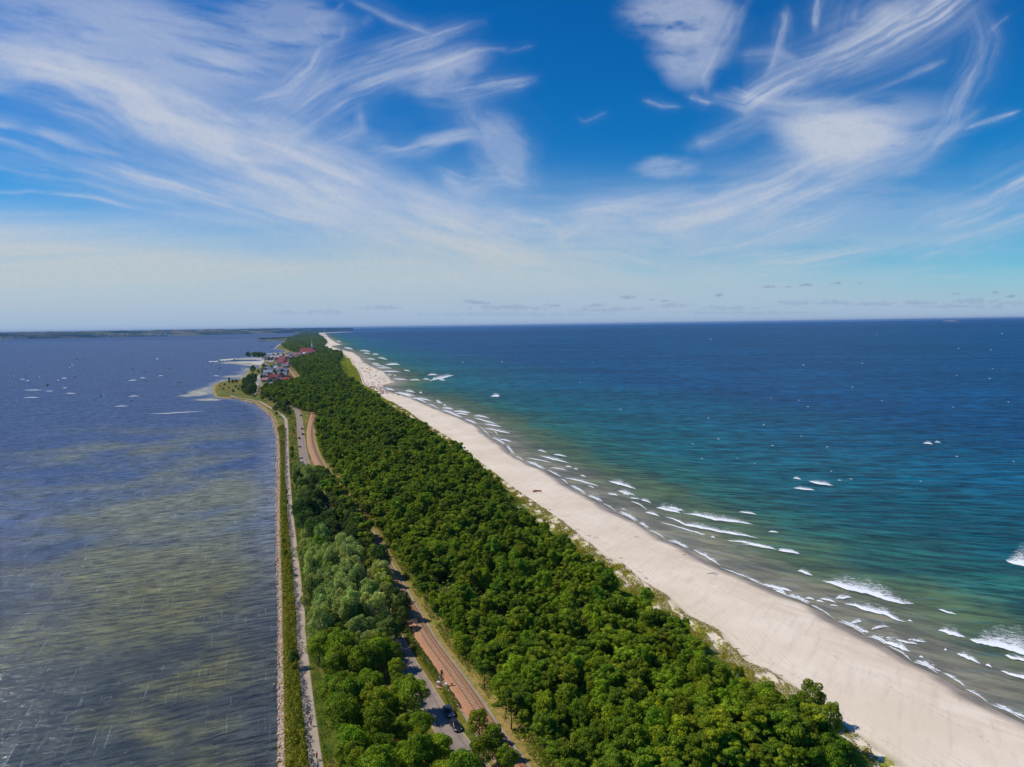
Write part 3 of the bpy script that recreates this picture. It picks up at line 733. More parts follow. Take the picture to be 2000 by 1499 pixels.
M['asphalt'] = paving_mat('old_asphalt', (0.255, 0.200, 0.165), (0.335, 0.265, 0.215), (0.40, 0.30, 0.16), 0.5)
M['paving'] = paving_mat('path_paving', (0.38, 0.30, 0.235), (0.48, 0.385, 0.30), (0.30, 0.26, 0.17))
M['gravel'] = paving_mat('grey_gravel', (0.28, 0.24, 0.20), (0.36, 0.31, 0.26), (0.30, 0.26, 0.20))
tag(link('promenade_path', ribbon('promenade_path', CV['path'], 80, 980, [-1.35, -0.7, 0, 0.7, 1.35], LAND_Z + 0.05, M['paving'])), kind='structure')
tag(link('road', ribbon('road', CV['road'], 80, 1500, [-2.9, -1.5, 0, 1.5, 2.9], LAND_Z + 0.06, M['asphalt'])), kind='structure')
# gravelled lay-by beside the road where the cars stand
lay = np.array([(822,1352),(846,1370),(862,1376),(882,1392),(908,1440),(924,1470),(945,1499),(925,1499),(905,1463),(884,1432),(860,1396),(838,1366)], float)
lw = G(lay[:, 0], lay[:, 1], LAND_Z)
me = bpy.data.meshes.new('lay_by'); me.from_pydata([(a, b, LAND_Z + 0.035) for a, b in lw], [], [tuple(range(len(lw)))[::-1]])
M['layby'] = simple('layby_gravel', (0.40, 0.33, 0.25), 0.95, 0.1, 0.25, 1.2)
me.materials.append(M['layby']); tag(link('lay_by', me), kind='structure')
# white road edge-markings are worn: one faint line along the far stretch
# service path that follows the rails
tag(link('service_path', ribbon('service_path', CV['rail'], 80, 700, [-0.3, 0, 0.3], LAND_Z + 0.06, M['gravel'], off=2.6)), kind='structure')
tag(link('cable_trench', ribbon('cable_trench', CV['rail'], 80, 560, [-0.22, 0, 0.22], LAND_Z + 0.09, M['gravel'], off=-3.4)), kind='structure')

def ballast_material():
    m, nt, out = newmat('ballast'); n = N(nt); p = n.pos()
    a = n.noise(p, 6.0, 3, 0.7); b = n.noise(p, 0.3, 3); v = n.n("ShaderNodeTexVoronoi"); v.inputs["Scale"].default_value = 9.0; n.l(p, v.inputs["Vector"])
    col = n.mix(n.mapr(a, 0.35, 0.65), (0.30, 0.135, 0.070), (0.54, 0.285, 0.160))
    col = n.mix(n.mapr(b, 0.4, 0.65, 0, 0.5), col, (0.42, 0.25, 0.135))
    n.bsdf(col, 0.95, 0.1, out, n.bump(v.outputs[0], 0.6, 0.05))
    return m
M['ballast'] = ballast_material()
M['rail'] = simple('rusty_rail', (0.23, 0.11, 0.06), 0.5, 0.4, 0.2, 2.0)
M['railtop'] = simple('rail_head', (0.55, 0.42, 0.33), 0.35, 0.5, 0.1, 2.0, metal=0.3)
M['concrete'] = simple('concrete_sleeper', (0.60, 0.40, 0.25), 0.9, 0.1, 0.15, 2.0)
track = empty('railway_track', (at(CV['rail'], np.array(200.0)).item(), 200.0, LAND_Z), 0, 'single railway track on reddish brown ballast between the road and the forest', 'railway track')
track.location = (0, 0, 0)
Yk = np.geomspace(80, 1700, 900); Xk = at(CV['rail'], Yk)
from_sm = np.convolve(np.pad(Xk, 12, 'edge'), np.ones(25) / 25, 'valid'); Xk = from_sm
dxk = np.gradient(Xk, Yk); Lk = np.sqrt(1 + dxk ** 2); nxk, nyk = 1 / Lk, -dxk / Lk
def sweep(prof, close=False):
    rows = [np.stack([Xk + nxk * h, Yk + nyk * h, np.full(len(Yk), z)], -1) for h, z in prof]
    A = np.stack(rows, 1)
    return A.reshape(-1, 3), grid_faces(len(Yk), len(prof))
v, f = sweep([(-3.15, LAND_Z - 0.05), (-3.0, LAND_Z + 0.14), (-1.6, LAND_Z + 0.42), (0, LAND_Z + 0.42), (1.6, LAND_Z + 0.42), (2.15, LAND_Z + 0.1), (2.25, LAND_Z - 0.05)])
link('ballast_bed', mesh_np('ballast_bed', v, f, M['ballast']), track)
RZ = LAND_Z + 0.52
for sgn in (-1, 1):
    c = sgn * 0.75
    v, f = sweep([(c - 0.07, RZ), (c - 0.07, RZ + 0.03), (c - 0.03, RZ + 0.05), (c - 0.035, RZ + 0.17), (c + 0.035, RZ + 0.17), (c + 0.03, RZ + 0.05), (c + 0.07, RZ + 0.03), (c + 0.07, RZ)])
    link('rail', mesh_np('rail', v, f, M['rail']), track)
# sleepers: the hundred nearest are parts, the rest one part
arc = np.r_[0, np.cumsum(np.hypot(np.diff(Xk), np.diff(Yk)))]
y_first = g(990, 1475, 1.9)[1]
s0 = np.interp(y_first, Yk, arc)
mb = MB(); mb.box((0, 0, 0), (2.5, 0.26, 0.14), 0, 0.94); mb.box((-0.75, 0, 0.08), (0.35, 0.2, 0.03)); mb.box((0.75, 0, 0.08), (0.35, 0.2, 0.03))
sl_me = mb.mesh('sleeper', M['concrete'])
svv = np.array(mb.v); sff = [f_ for f_ in mb.f]
restV, restF = [], []
k = 0; s = s0
while s < arc[-1] - 2:
    y = np.interp(s, arc, Yk); x = np.interp(s, arc, Xk); dx = np.interp(s, arc, dxk)
    rz = -math.atan(dx)
    if k < 100:
        o = link('sleeper', sl_me, track); o.location = (x, y, LAND_Z + 0.445); o.rotation_euler = (0, 0, rz)
    elif y < 700:
        ca, sa = math.cos(rz), math.sin(rz); b0 = len(restV) * len(svv)
        restV.append(np.stack([x + svv[:, 0] * ca - svv[:, 1] * sa, y + svv[:, 0] * sa + svv[:, 1] * ca, svv[:, 2] + LAND_Z + 0.445], -1))
        restF.append(np.array(sff) + b0)
    s += 0.65; k += 1
tag(link('sleepers', mesh_np('sleepers', np.concatenate(restV), np.concatenate(restF), M['concrete']), track), kind='stuff')

# ------------------------------------------------------------------ foliage geometry
def leaf_quads(cen, nrm, size, rg, jit=0.5):
    """small leaf-sprig faces at the given places"""
    n = len(cen)
    nr = nrm + rg.normal(0, jit, (n, 3)); nr /= np.linalg.norm(nr, axis=1, keepdims=True) + 1e-9
    a = rg.normal(0, 1, (n, 3)); u = np.cross(nr, a); u /= np.linalg.norm(u, axis=1, keepdims=True) + 1e-9
    w = np.cross(nr, u)
    s = (np.asarray(size) * rg.uniform(0.6, 1.3, n))[:, None]
    q = np.stack([cen - u * s * 0.5 , cen + w * s * 0.42 + nr * s * 0.1, cen + u * s * 0.5, cen - w * s * 0.42 + nr * s * 0.1], 1)
    return q.reshape(-1, 3), np.arange(n * 4).reshape(n, 4)
def crown_mesh(name, mat, blobs, nleaf, size, seed, jit=0.55, drop=0.0):
    rg = np.random.default_rng(seed)
    B = np.array(blobs, float)          # x y z rx ry rz
    w = (B[:, 3] * B[:, 4]) ** 1.0; w /= w.sum()
    k = rg.choice(len(B), nleaf, p=w)
    d = rg.normal(0, 1, (nleaf, 3)); d[:, 2] += 0.25
    d /= np.linalg.norm(d, axis=1, keepdims=True)
    r = rg.uniform(0.62, 1.08, nleaf) ** 0.8
    bump_ = 0.82 + 0.36 * vnoise(d[:, 0] * 2.5 + k * 3.1, d[:, 1] * 2.5 + d[:, 2] * 2.5)
    c = B[k, :3] + d * B[k, 3:6] * (r * bump_)[:, None]
    # drop leaves deep inside other lumps
    keep = np.ones(nleaf, bool)
    for b in B:
        q = (((c - b[:3]) / (b[3:6] * 0.72)) ** 2).sum(1) < 1
        keep &= ~q
    keep |= rg.random(nleaf) < 0.12
    c, d = c[keep], d[keep]
    V_, F_ = leaf_quads(c, d, size, rg, jit)
    return mesh_np(name, V_, F_, mat)
def pine_blobs(rg, h=8.5, r=2.3):
    L = []
    for i in range(rg.integers(20, 28)):
        t = rg.random() ** 0.75
        z = h * (0.60 + 0.36 * t) - rg.uniform(0, .5); rad = r * (1.1 - 0.55 * t) * rg.random() ** .5; a = rg.uniform(0, 6.283)
        s = rg.uniform(0.45, 1.05) * r / 3.2; k_ = rg.uniform(.8, 1.25)
        L.append((rad * math.cos(a), rad * math.sin(a), z, s * k_, s / k_, s * rg.uniform(0.42, 0.7)))
    L.append((rg.uniform(-.5, .5), rg.uniform(-.5, .5), h * 0.66, r * .5, r * .5, 1.6))
    return L
def broad_blobs(rg, h=8.0, r=3.6):
    L = [(0, 0, h * 0.55, r * 0.72, r * 0.72, h * 0.33)]
    for i in range(rg.integers(26, 36)):
        a = rg.uniform(0, 6.283); el = rg.uniform(-0.25, 1.35)
        R_ = rg.uniform(0.72, 1.0)
        s = rg.uniform(0.55, 1.15) * r / 3.6
        L.append((r * R_ * math.cos(el) * math.cos(a) * 0.82, r * R_ * math.cos(el) * math.sin(a) * 0.82, h * 0.52 + h * 0.42 * R_ * math.sin(el), s, s, s * rg.uniform(.7, 1.0)))
    return L
def poplar_blobs(rg, h=9.0, r=3.4):
    L = [(0, 0, h * 0.5, r * 0.6, r * 0.6, h * 0.34)]
    for i in range(rg.integers(22, 30)):
        a = rg.uniform(0, 6.283); q = rg.random() ** 0.6
        z = h * rg.uniform(0.35, 0.92); rr = r * q * (1.05 - (z / h - 0.35) * 0.9)
        s = rg.uniform(0.55, 0.95) * r / 3.4
        L.append((rr * math.cos(a), rr * math.sin(a), z, s, s, s * rg.uniform(1.1, 1.7)))
    return L
def trunk_mesh(name, mat, h, r, lean=0.1, seed=0, limbs=3):
    rg = random.Random(seed); mb = MB()
    x = y = 0; pts = [(0, 0, -0.3)]
    for k in range(1, 5):
        x += rg.uniform(-lean, lean) * h / 4; y += rg.uniform(-lean, lean) * h / 4; pts.append((x, y, h * k / 4))
    secs = []
    for k, p in enumerate(pts):
        rr = r * (1.25 if k == 0 else 1 - 0.16 * k); secs.append([(p[0] + rr * math.cos(a), p[1] + rr * math.sin(a), p[2]) for a in [i * math.pi / 3 for i in range(6)]])
    mb.sections(secs)
    for k in range(limbs):
        p = pts[2 + k % 3]; a = rg.uniform(0, 6.283); l = h * 0.28
        mb.tube(p, (p[0] + l * math.cos(a), p[1] + l * math.sin(a), p[2] + l * 0.6), r * 0.4, r * 0.12, 5)
    return mb.mesh(name, mat)
KIND = {}
def make_kind(key, matkey, fn, nvar, nleaf, size, h, r, bark='bark', tr=0.14, jit=0.55):
    L = []
    for k in range(nvar):
        rg = np.random.default_rng(hash_(key) + k)
        cm = crown_mesh('crown', M[matkey], fn(rg, h, r), nleaf, size, hash_(key) + 50 + k, jit)
        tm = trunk_mesh('trunk', M[bark], h * 0.72, tr, 0.1, k)
        L.append((tm, cm))
    KIND[key] = L
def hash_(s): return sum(ord(c) * (i + 3) for i, c in enumerate(s))
make_kind('pine', 'pine', pine_blobs, 9, 6200, 0.33, 11.0, 3.4, tr=0.15)
make_kind('oak', 'bright', broad_blobs, 5, 9500, 0.34, 10.0, 4.2, tr=0.22)
make_kind('silver', 'silver', poplar_blobs, 4, 9000, 0.36, 11.5, 4.6, bark='pale_bark', tr=0.22, jit=0.9)
make_kind('dark', 'dark', broad_blobs, 3, 7000, 0.40, 11.5, 4.6, tr=0.22)
make_kind('fresh', 'bright', broad_blobs, 5, 6400, 0.32, 9.8, 3.1, tr=0.16)
make_kind('dead', 'dead', pine_blobs, 1, 1300, 0.34, 9.5, 2.0)
def put_tree(kind, x, y, s, label, group, name='pine_tree', cat='tree', rz=None, var=None, trunk=True, sz=None):
    L = KIND[kind]; tm, cm = L[(random.randrange(len(L)) if var is None else var)]
    z = float(land_z(x, y)) - 0.05
    t = empty(name, (x, y, z), random.uniform(0, 6.283) if rz is None else rz, label, cat, group, (s * random.uniform(.86, 1.16), s * random.uniform(.86, 1.16), s * (sz or random.uniform(0.85, 1.15))))
    if trunk: link('trunk', tm, t)
    link('crown', cm, t)
    return t

# ------------------------------------------------------------------ the forest
def scatter(y0, y1, xl, xr, sp, seed, cap=10 ** 9):
    """jittered rows between two lines"""
    rg = np.random.default_rng(seed); P_ = []
    y = y0
    while y < y1:
        s = sp(y); a = float(xl(y)); b = float(xr(y))
        if b > a:
            n = max(1, int((b - a) / s)); off = rg.random()
            for k in range(n + 1):
                x = a + (k + off) * s + rg.uniform(-.38, .38) * s
                if x < b: P_.append((x, y + rg.uniform(-.42, .42) * s))
        y += s * 0.87
    return np.array(P_)
FL = lambda y: at(CV['fl'], y)
railc = lambda y: at(CV['rail'], y)
pts = scatter(128, 640, lambda y: max(FL(y) + 1.2, railc(y) + 5.5), lambda y: fr(y) - 2.6, lambda y: 3.3, 11)
px, py = P(pts[:, 0], pts[:, 1], 6.0)
inside = (px > -40) & (px < 2060) & (py < 1640) & (py > 0)
pts = pts[inside]; px = px[inside]; py = py[inside]
gap = fbm(pts[:, 0] / 11.0, pts[:, 1] / 11.0, 2)
keep = gap > 0.27
pts, px, py = pts[keep], px[keep], py[keep]
order = np.argsort(pts[:, 0] ** 2 + pts[:, 1] ** 2)
pts, px, py = pts[order], px[order], py[order]
HERO = 290
n_fr = 0
for k in range(min(HERO, len(pts))):
    x, y = pts[k]; Y = float(y)
    fa = (x - max(float(FL(Y)), float(railc(Y)) + 5)) ; fb = float(fr(Y)) - x
    broad = (fbm(np.array(x / 14.0 + 3), np.array(y / 14.0), 2) > (0.56 if py[k] < 1330 else 0.44))
    zone = 'at the bottom edge' if py[k] > 1430 else ('in its nearest part' if py[k] > 1330 else 'a little farther back')
    side = 'left half' if px[k] < 1150 else ('middle' if px[k] < 1350 else 'right half')
    if fb < 6: lab, grp = 'green tree on the dune edge of the near forest, ' + zone, 'trees along the dune edge, ' + zone
    elif fa < 6: lab, grp = 'green tree on the forest edge facing the railway track, ' + zone, 'trees along the railway edge of the forest, ' + zone
    elif broad: lab, grp = 'fresh green leafy tree in the near forest, %s, %s' % (zone, side), 'leafy trees in the near forest, %s, %s' % (zone, side)
    else: lab, grp = 'dark green pine in the near forest, %s, %s' % (zone, side), 'pines in the near forest, %s, %s' % (zone, side)
    kd = 'fresh' if broad else 'pine'
    s = random.uniform(0.55, 1.0) * (0.75 if fb < 6 else 1)
    put_tree(kd, x, y, s, lab, grp, 'leafy_tree' if broad else 'pine_tree')
rest = pts[HERO:]
r3 = np.random.default_rng(21)
mid_ = scatter(640, 1500, lambda y: FL(y) + 1.5, lambda y: fr(y) - 3.0, lambda y: 4.6 + (y - 640) / 700.0, 12)
far_ = scatter(1500, 15800, lambda y: FL(y) + 2, lambda y: fr(y) - 1.5, lambda y: 5.8 * max(1, (y / 1500.0)) ** 1.05, 13)
allp = np.concatenate([rest, mid_, far_])
dist = np.hypot(allp[:, 0], allp[:, 1])
scl = np.where(dist < 640, r3.uniform(0.5, 1.0, len(allp)), np.where(dist < 1500, r3.uniform(0.66, 1.05, len(allp)), 1.0 * np.maximum(1, (dist / 1500.0)) ** 0.95 * r3.uniform(0.7, 1.1, len(allp))))
fb_ = fr(allp[:, 1]) - allp[:, 0]; scl = scl * np.where((fb_ < 6) & (dist < 1600), 0.72, 1.0)
hz = np.where(dist > 1500, 1.0 / np.maximum(1, (dist / 1500.0)) ** 0.80, 1.0) * r3.uniform(0.7, 1.35, len(allp))
# a clearing for the railway by the village
clear = (np.abs(allp[:, 0] - at(CV['rail'], allp[:, 1])) < 7) & (allp[:, 1] < 1900) & (allp[:, 1] > g(585, 745, 4)[1])
allp, scl, hz = allp[~clear], scl[~clear], hz[~clear]
print('forest instances', len(allp), 'near pts', len(pts))
Zf = land_z(allp[:, 0], allp[:, 1]) - 0.1
def gn_scatter(name, P3, rot, sc3, sources, label, cat, kindv='stuff'):
    me = bpy.data.meshes.new(name)
    me.vertices.add(len(P3)); me.vertices.foreach_set("co", np.asarray(P3, np.float32).ravel())
    a = me.attributes.new('rotz', 'FLOAT', 'POINT'); a.data.foreach_set("value", np.asarray(rot, np.float32))
    a = me.attributes.new('sc', 'FLOAT_VECTOR', 'POINT'); a.data.foreach_set("vector", np.asarray(sc3, np.float32).ravel())
    o = link(name, me)
    ng = bpy.data.node_groups.new(name + '_nodes', 'GeometryNodeTree')
    ng.interface.new_socket('Geometry', in_out='INPUT', socket_type='NodeSocketGeometry')
    ng.interface.new_socket('Geometry', in_out='OUTPUT', socket_type='NodeSocketGeometry')
    gi = ng.nodes.new('NodeGroupInput'); go = ng.nodes.new('NodeGroupOutput')
    iop = ng.nodes.new('GeometryNodeInstanceOnPoints'); j = ng.nodes.new('GeometryNodeJoinGeometry')
    for s_ in sources:
        oi = ng.nodes.new('GeometryNodeObjectInfo'); oi.inputs['Object'].default_value = s_
        oi.inputs['As Instance'].default_value = True
        ng.links.new(oi.outputs['Geometry'], j.inputs[0])
    ra = ng.nodes.new('GeometryNodeInputNamedAttribute'); ra.data_type = 'FLOAT'; ra.inputs[0].default_value = 'rotz'
    sa = ng.nodes.new('GeometryNodeInputNamedAttribute'); sa.data_type = 'FLOAT_VECTOR'; sa.inputs[0].default_value = 'sc'
    cx = ng.nodes.new('ShaderNodeCombineXYZ')
    ng.links.new(ra.outputs[0], cx.inputs[2])
    iop.inputs['Pick Instance'].default_value = True
    ng.links.new(gi.outputs[0], iop.inputs['Points']); ng.links.new(j.outputs[0], iop.inputs['Instance'])
    ng.links.new(cx.outputs[0], iop.inputs['Rotation']); ng.links.new(sa.outputs[0], iop.inputs['Scale'])
    ng.links.new(iop.outputs[0], go.inputs[0])
    md = o.modifiers.new('scatter', 'NODES'); md.node_group = ng
    return tag(o, label, cat, kind=kindv)
crowns = {}
for o in bpy.data.objects:
    if o.name.startswith('crown') and o.data: crowns.setdefault(o.data.name, o)
src = [crowns[cm.name] for k_ in ('pine', 'fresh') for _, cm in KIND[k_] if cm.name in crowns]
gn_scatter('forest', np.stack([allp[:, 0], allp[:, 1], Zf], -1), r3.uniform(0, 6.283, len(allp)), np.stack([scl, scl, scl * hz], -1), src,
           'dense green forest running along the spit towards the village and beyond', 'forest')

# ------------------------------------------------------------------ wood between the promenade and the road
rl = lambda y: at(CV['road'], y) - 3.6
pl = lambda y: at(CV['path'], y) + 2.2
wp = scatter(g(640, 1585, 4)[1], g(600, 925, 4)[1], lambda y: pl(y) + 1.9, lambda y: rl(y) + (0.2 if y > g(770, 1245, 4)[1] else (0.7 if y > g(850, 1345, 4)[1] else -1.6)), lambda y: 5.0, 31)
wpx, wpy = P(wp[:, 0], wp[:, 1], 4.0)
names = {'oak': 'leafy_tree', 'silver': 'willow_tree', 'dark': 'leafy_tree', 'pine': 'pine_tree'}
for (x, y), a, b in zip(wp, wpx, wpy):
    if b > 1640: continue
    j = random.uniform(-25, 25)
    if b + j > 1262: kd = 'oak'
    elif b + j > 1062: kd = 'silver' if random.random() < 0.75 else ('oak' if random.random() < .6 else 'dark')
    elif b + j > 958: kd = 'dark' if a < 660 else 'pine'
    else: kd = 'silver' if random.random() < .75 else 'oak'
    if 1262 > b > 1235: kd = 'silver' if random.random() < .5 else 'dark'
    s = random.uniform(0.52, 1.02) * (1.12 if 955 < b < 1262 else 1.0)
    if kd == 'pine': s *= 1.0
    lab = {'oak': 'bright green leafy tree in the near wood between path and road', 'silver': 'grey green silvery willow in the wood between path and road',
           'dark': 'dark leafy tree in the wood between path and road, past the silvery willows', 'pine': 'dark pine in the wood left of the hidden stretch of road'}[kd]
    if b <= 958 and kd == 'silver': lab = 'grey green willow at the far end of the wood, by the parked cars'
    grp = {'oak': 'bright leafy trees between path and road', 'silver': 'silvery willows between path and road', 'dark': 'dark leafy trees between path and road', 'pine': 'pines left of the road'}[kd]
    if b <= 958 and kd == 'silver': grp = 'willows by the parked cars'
    zn = 'nearest end' if b > 1400 else ('middle' if b > 1180 else 'far end') if kd != 'oak' else ('bottom edge' if b > 1440 else ('beside the cars' if b > 1350 else 'just below the willows'))
    put_tree(kd, x, y, s, lab + ', ' + zn, grp + ', ' + zn, names[kd])
def tree_px(kind, a, b, zc, s, label, name='pine_tree', group=None, **kw):
    x, y = g(a, b, zc)
    if 950 < b < 1240 and a < 800: s *= 0.95
    elif kind in ('fresh', 'oak'): s *= 0.86
    return put_tree(kind, x, y, s, label, group, name, **kw)
# pines and leafy trees that close over the road and the rails
mp = scatter(g(760, 1222, 1)[1], g(640, 935, 3)[1], lambda y: at(CV['road'], y) + 2.4, lambda y: at(CV['rail'], y) - 4.4, lambda y: 4.6, 33)
for x, y in mp:
    kd = 'pine' if random.random() < .6 else 'dark'
    if y < g(740, 1130, 1)[1] and random.random() < .5: kd = 'silver'
    put_tree(kd, x, y, random.uniform(.8, 1.05) * (0.8 if y < g(740, 1170, 1)[1] else 1), 'grey green willow standing between the hidden road and the rails' if kd == 'silver' else 'dark tree between the hidden road and the hidden rails', 'willows between the hidden road and rails' if kd == 'silver' else 'dark trees between the hidden road and rails', {'pine': 'pine_tree', 'silver': 'willow_tree', 'dark': 'leafy_tree'}[kd])
mp = scatter(g(720, 1055, 1)[1], g(660, 968, 1)[1], lambda y: at(CV['rail'], y) + 2.8, lambda y: at(CV['rail'], y) + 9, lambda y: 5.0, 34)
for x, y in mp:
    put_tree('pine', x, y, random.uniform(.8, 1.0), 'dark pine on the forest side of the hidden rails', 'pines on the forest side of the hidden rails')
# trees standing between road and rails, bottom of the view
tree_px('fresh', 935, 1425, 4.5, 1.0, 'round dark green tree standing between the parked cars and the railway track', 'leafy_tree', var=0)
tree_px('fresh', 962, 1462, 4.0, 0.95, 'green tree just behind the round tree beside the track', 'leafy_tree', var=1)
tree_px('oak', 945, 1490, 3.5, 0.85, 'tree at the bottom edge between road and track, left of its neighbours', 'leafy_tree', var=2)
tree_px('fresh', 990, 1496, 3.5, 0.85, 'tree at the bottom edge closest to the rails', 'leafy_tree', var=2)
tree_px('pine', 718, 1052, 5.0, 1.0, 'dark pine overhanging the railway where the track comes out of the wood', var=2)
tree_px('pine', 703, 1040, 5.0, 1.05, 'tall dark pine left of the one overhanging the railway', var=3)
tree_px('pine', 690, 1012, 5.0, 1.1, 'dark pine between road and rails, above the overhanging one', var=4)
tree_px('pine', 700, 985, 5.0, 1.1, 'dark pine covering the middle of the hidden track', var=5)
tree_px('pine', 680, 965, 5.0, 1.1, 'dark pine right where the far track disappears', var=6)
tree_px('pine', 668, 985, 5.0, 1.1, 'dark pine left of the hidden track, next to the dark leafy trees', var=1)
tree_px('pine', 655, 958, 5.0, 1.0, 'small dark pine at the lower end of the far stretch of track', var=0)
tree_px('pine', 632, 940, 4.5, 0.95, 'dark pine leaning over the far stretch of the rails', var=2)
tree_px('dark', 612, 945, 4.5, 0.8, 'dark bushy tree between the far road and the far rails', 'leafy_tree')
tree_px('pine', 738, 1170, 4.0, 0.9, 'dark pine beside the rails above the shaded stretch of road', var=3)
tree_px('pine', 752, 1192, 3.5, 0.85, 'smaller dark pine beside the rails, at the shaded stretch of road', var=4)
tree_px('dark', 785, 1222, 3.0, 0.62, 'dark bushy tree beside the rails where the road comes into view', 'leafy_tree')
tree_px('pine', 728, 1122, 5.0, 0.9, 'dark pine casting its shadow across the nearer rails', var=5)
tree_px('pine', 742, 1145, 4.0, 0.9, 'dark pine below the one casting a shadow across the rails', var=6)
# big bushy tree out on the dune, and dead ones
tree_px('fresh', 1583, 1405, 3.5, 1.15, 'tall bushy green tree standing out over the dune, against the beach', 'leafy_tree', var=0, sz=0.95)
tree_px('fresh', 1622, 1470, 3.0, 1.0, 'bushy green tree at the lower right corner of the forest, by the sand', 'leafy_tree', var=1)
tree_px('oak', 1560, 1440, 4.0, 0.95, 'broad green tree left of the tall bushy one on the dune', 'leafy_tree', var=1)
for q, lb in [((755, 928), 'rusty brown dying pine deep in the forest, far end'), ((928, 1025), 'orange brown dying pine in the forest near the dunes'),
              ((967, 1190), 'small brown dying pine in the middle of the near forest'), ((1387, 1378), 'round brown dying crown among green trees near the dune')]:
    tree_px('dead', q[0], q[1], 6.5, 0.8, lb, trunk=True)
# bare fallen trunk leaning out of the forest edge
x, y = g(744, 1043, 2); z = float(land_z(x, y)); x2, y2 = g(753, 1024, 6)
mb = MB(); mb.tube((x, y, z), (x2, y2, z + 5.0), 0.14, 0.05, 6); mb.tube(((x + x2) / 2, (y + y2) / 2, z + 2.5), ((x + x2) / 2 + .8, (y + y2) / 2, z + 3.4), 0.06, 0.02, 5)
tag(mb.build('bare_trunk', M['pale_bark']), 'pale bare trunk leaning from the forest edge above the track', 'trunk')
# ------------------------------------------------------------------ low greenery, rocks, dune grass
def band(name, matk, y0, y1, xl, xr, dens, hfun, size, label, cat, seed, noise=0.35, gapn=None, zfun=None, jit=0.7, side=0.0):
    """a mass of low leaves between two lines; density falls with distance while the sprigs grow"""
    rg = np.random.default_rng(seed); Cc, Sz = [], []
    ys = np.geomspace(y0, y1, 90)
    for a, b in zip(ys[:-1], ys[1:]):
        ym = (a + b) / 2; k = max(1.0, ym / 170.0)
        L_, R_ = float(xl(ym)), float(xr(ym))
        if R_ - L_ < 0.3: continue
        n = int((R_ - L_) * (b - a) * dens / k ** 1.7)
        x = rg.uniform(0, 1, n); y = rg.uniform(a, b, n)
        xx = xl(y) + (xr(y) - xl(y)) * x
        Cc.append(np.stack([xx, y, x], -1)); Sz.append(np.full(n, size * k ** 0.85))
    Cc = np.concatenate(Cc); Sz = np.concatenate(Sz)
    if gapn is not None:
        sc, th = gapn
        q = fbm(Cc[:, 0] / sc + 31, Cc[:, 1] / (sc * 2.0), 4) > th
        Cc, Sz = Cc[q], Sz[q]
    q = np.ones(len(Cc), bool)
    for ex, ey in (g(864, 1343, 1.5), g(863.5, 1336, 1.5), g(857, 1343, 1.5), g(898, 1392, 1.5)): q &= np.hypot(Cc[:, 0] - ex, Cc[:, 1] - ey) > 1.9
    Cc, Sz = Cc[q], Sz[q]
    h = hfun(Cc[:, 0], Cc[:, 1], Cc[:, 2])
    e = 1e-1
    hx = (hfun(Cc[:, 0] + e, Cc[:, 1], Cc[:, 2]) - h) / e; hy = (hfun(Cc[:, 0], Cc[:, 1] + e, Cc[:, 2]) - h) / e
    z0 = land_z(Cc[:, 0], Cc[:, 1])
    low_ = (Cc[:, 2] > 0.90) & (rg.random(len(h)) < side)
    cen = np.stack([Cc[:, 0], Cc[:, 1], z0 + h * np.where(low_, rg.uniform(0.05, 0.9, len(h)), rg.uniform(0.75, 1.02, len(h)))], -1)
    nr = np.stack([-hx, -hy, np.ones_like(h)], -1)
    V_, F_ = leaf_quads(cen, nr, Sz, rg, jit)
    return tag(link(name, mesh_np(name, V_, F_, M[matk])), label, cat, kind='stuff')
hedge_l = lambda y: bay(y) + 1.05 * np.clip(np.asarray(y) / 220., 1, 2.2)
hedge_r = lambda y: at(CV['path'], y) - 1.75
yb0 = g(600, 1620, 2)[1]; yb1 = g(560, 835, 2)[1]
def hh(x, y, t):
    return np.clip((1.5 + 1.3 * t) * (0.35 + 1.25 * fbm(x / 1.3, y / 1.7, 3)) * (0.75 + 0.6 * fbm(x / 5 + 9, y / 9, 2)), 0.1, 4) * (1 - 0.75 * (t < 0.06))
band('shrub_hedge', 'hedge', yb0, yb1, hedge_l, hedge_r, 44, hh, 0.34, 'dense low green hedge of shrubs between the rocks and the path', 'hedge', 41, jit=0.9, side=0.7)
# single taller bushes in the hedge
for q, s_, lb in [((574, 1300), 0.42, 'dark round bush in the hedge, its shadow falling across the path'), ((566, 1120), 0.38, 'bushy tree in the hedge beside the bare stretch of rocks'),
              ((556, 1085), 0.33, 'bush at the water side of the hedge, lower of a close pair'), ((556, 1062), 0.35, 'bush at the water side of the hedge, upper of a close pair'), ((560, 985), 0.38, 'bush in the hedge where the path bends'),
              ((559, 965), 0.33, 'bush in the hedge just past the bend of the path'), ((552, 945), 0.33, 'small bush at the narrow far part of the hedge')]:
    tree_px('dark' if 'dark' in lb else 'silver', q[0], q[1], 1.8, s_, lb, 'bush', cat='bush', trunk=False) if False else None
    x, y = g(q[0], q[1], 2.4)
    kd = 'dark' if 'dark' in lb else 'fresh'
    t = put_tree(kd, x, y, s_, lb, None, 'hedge_bush', 'bush')
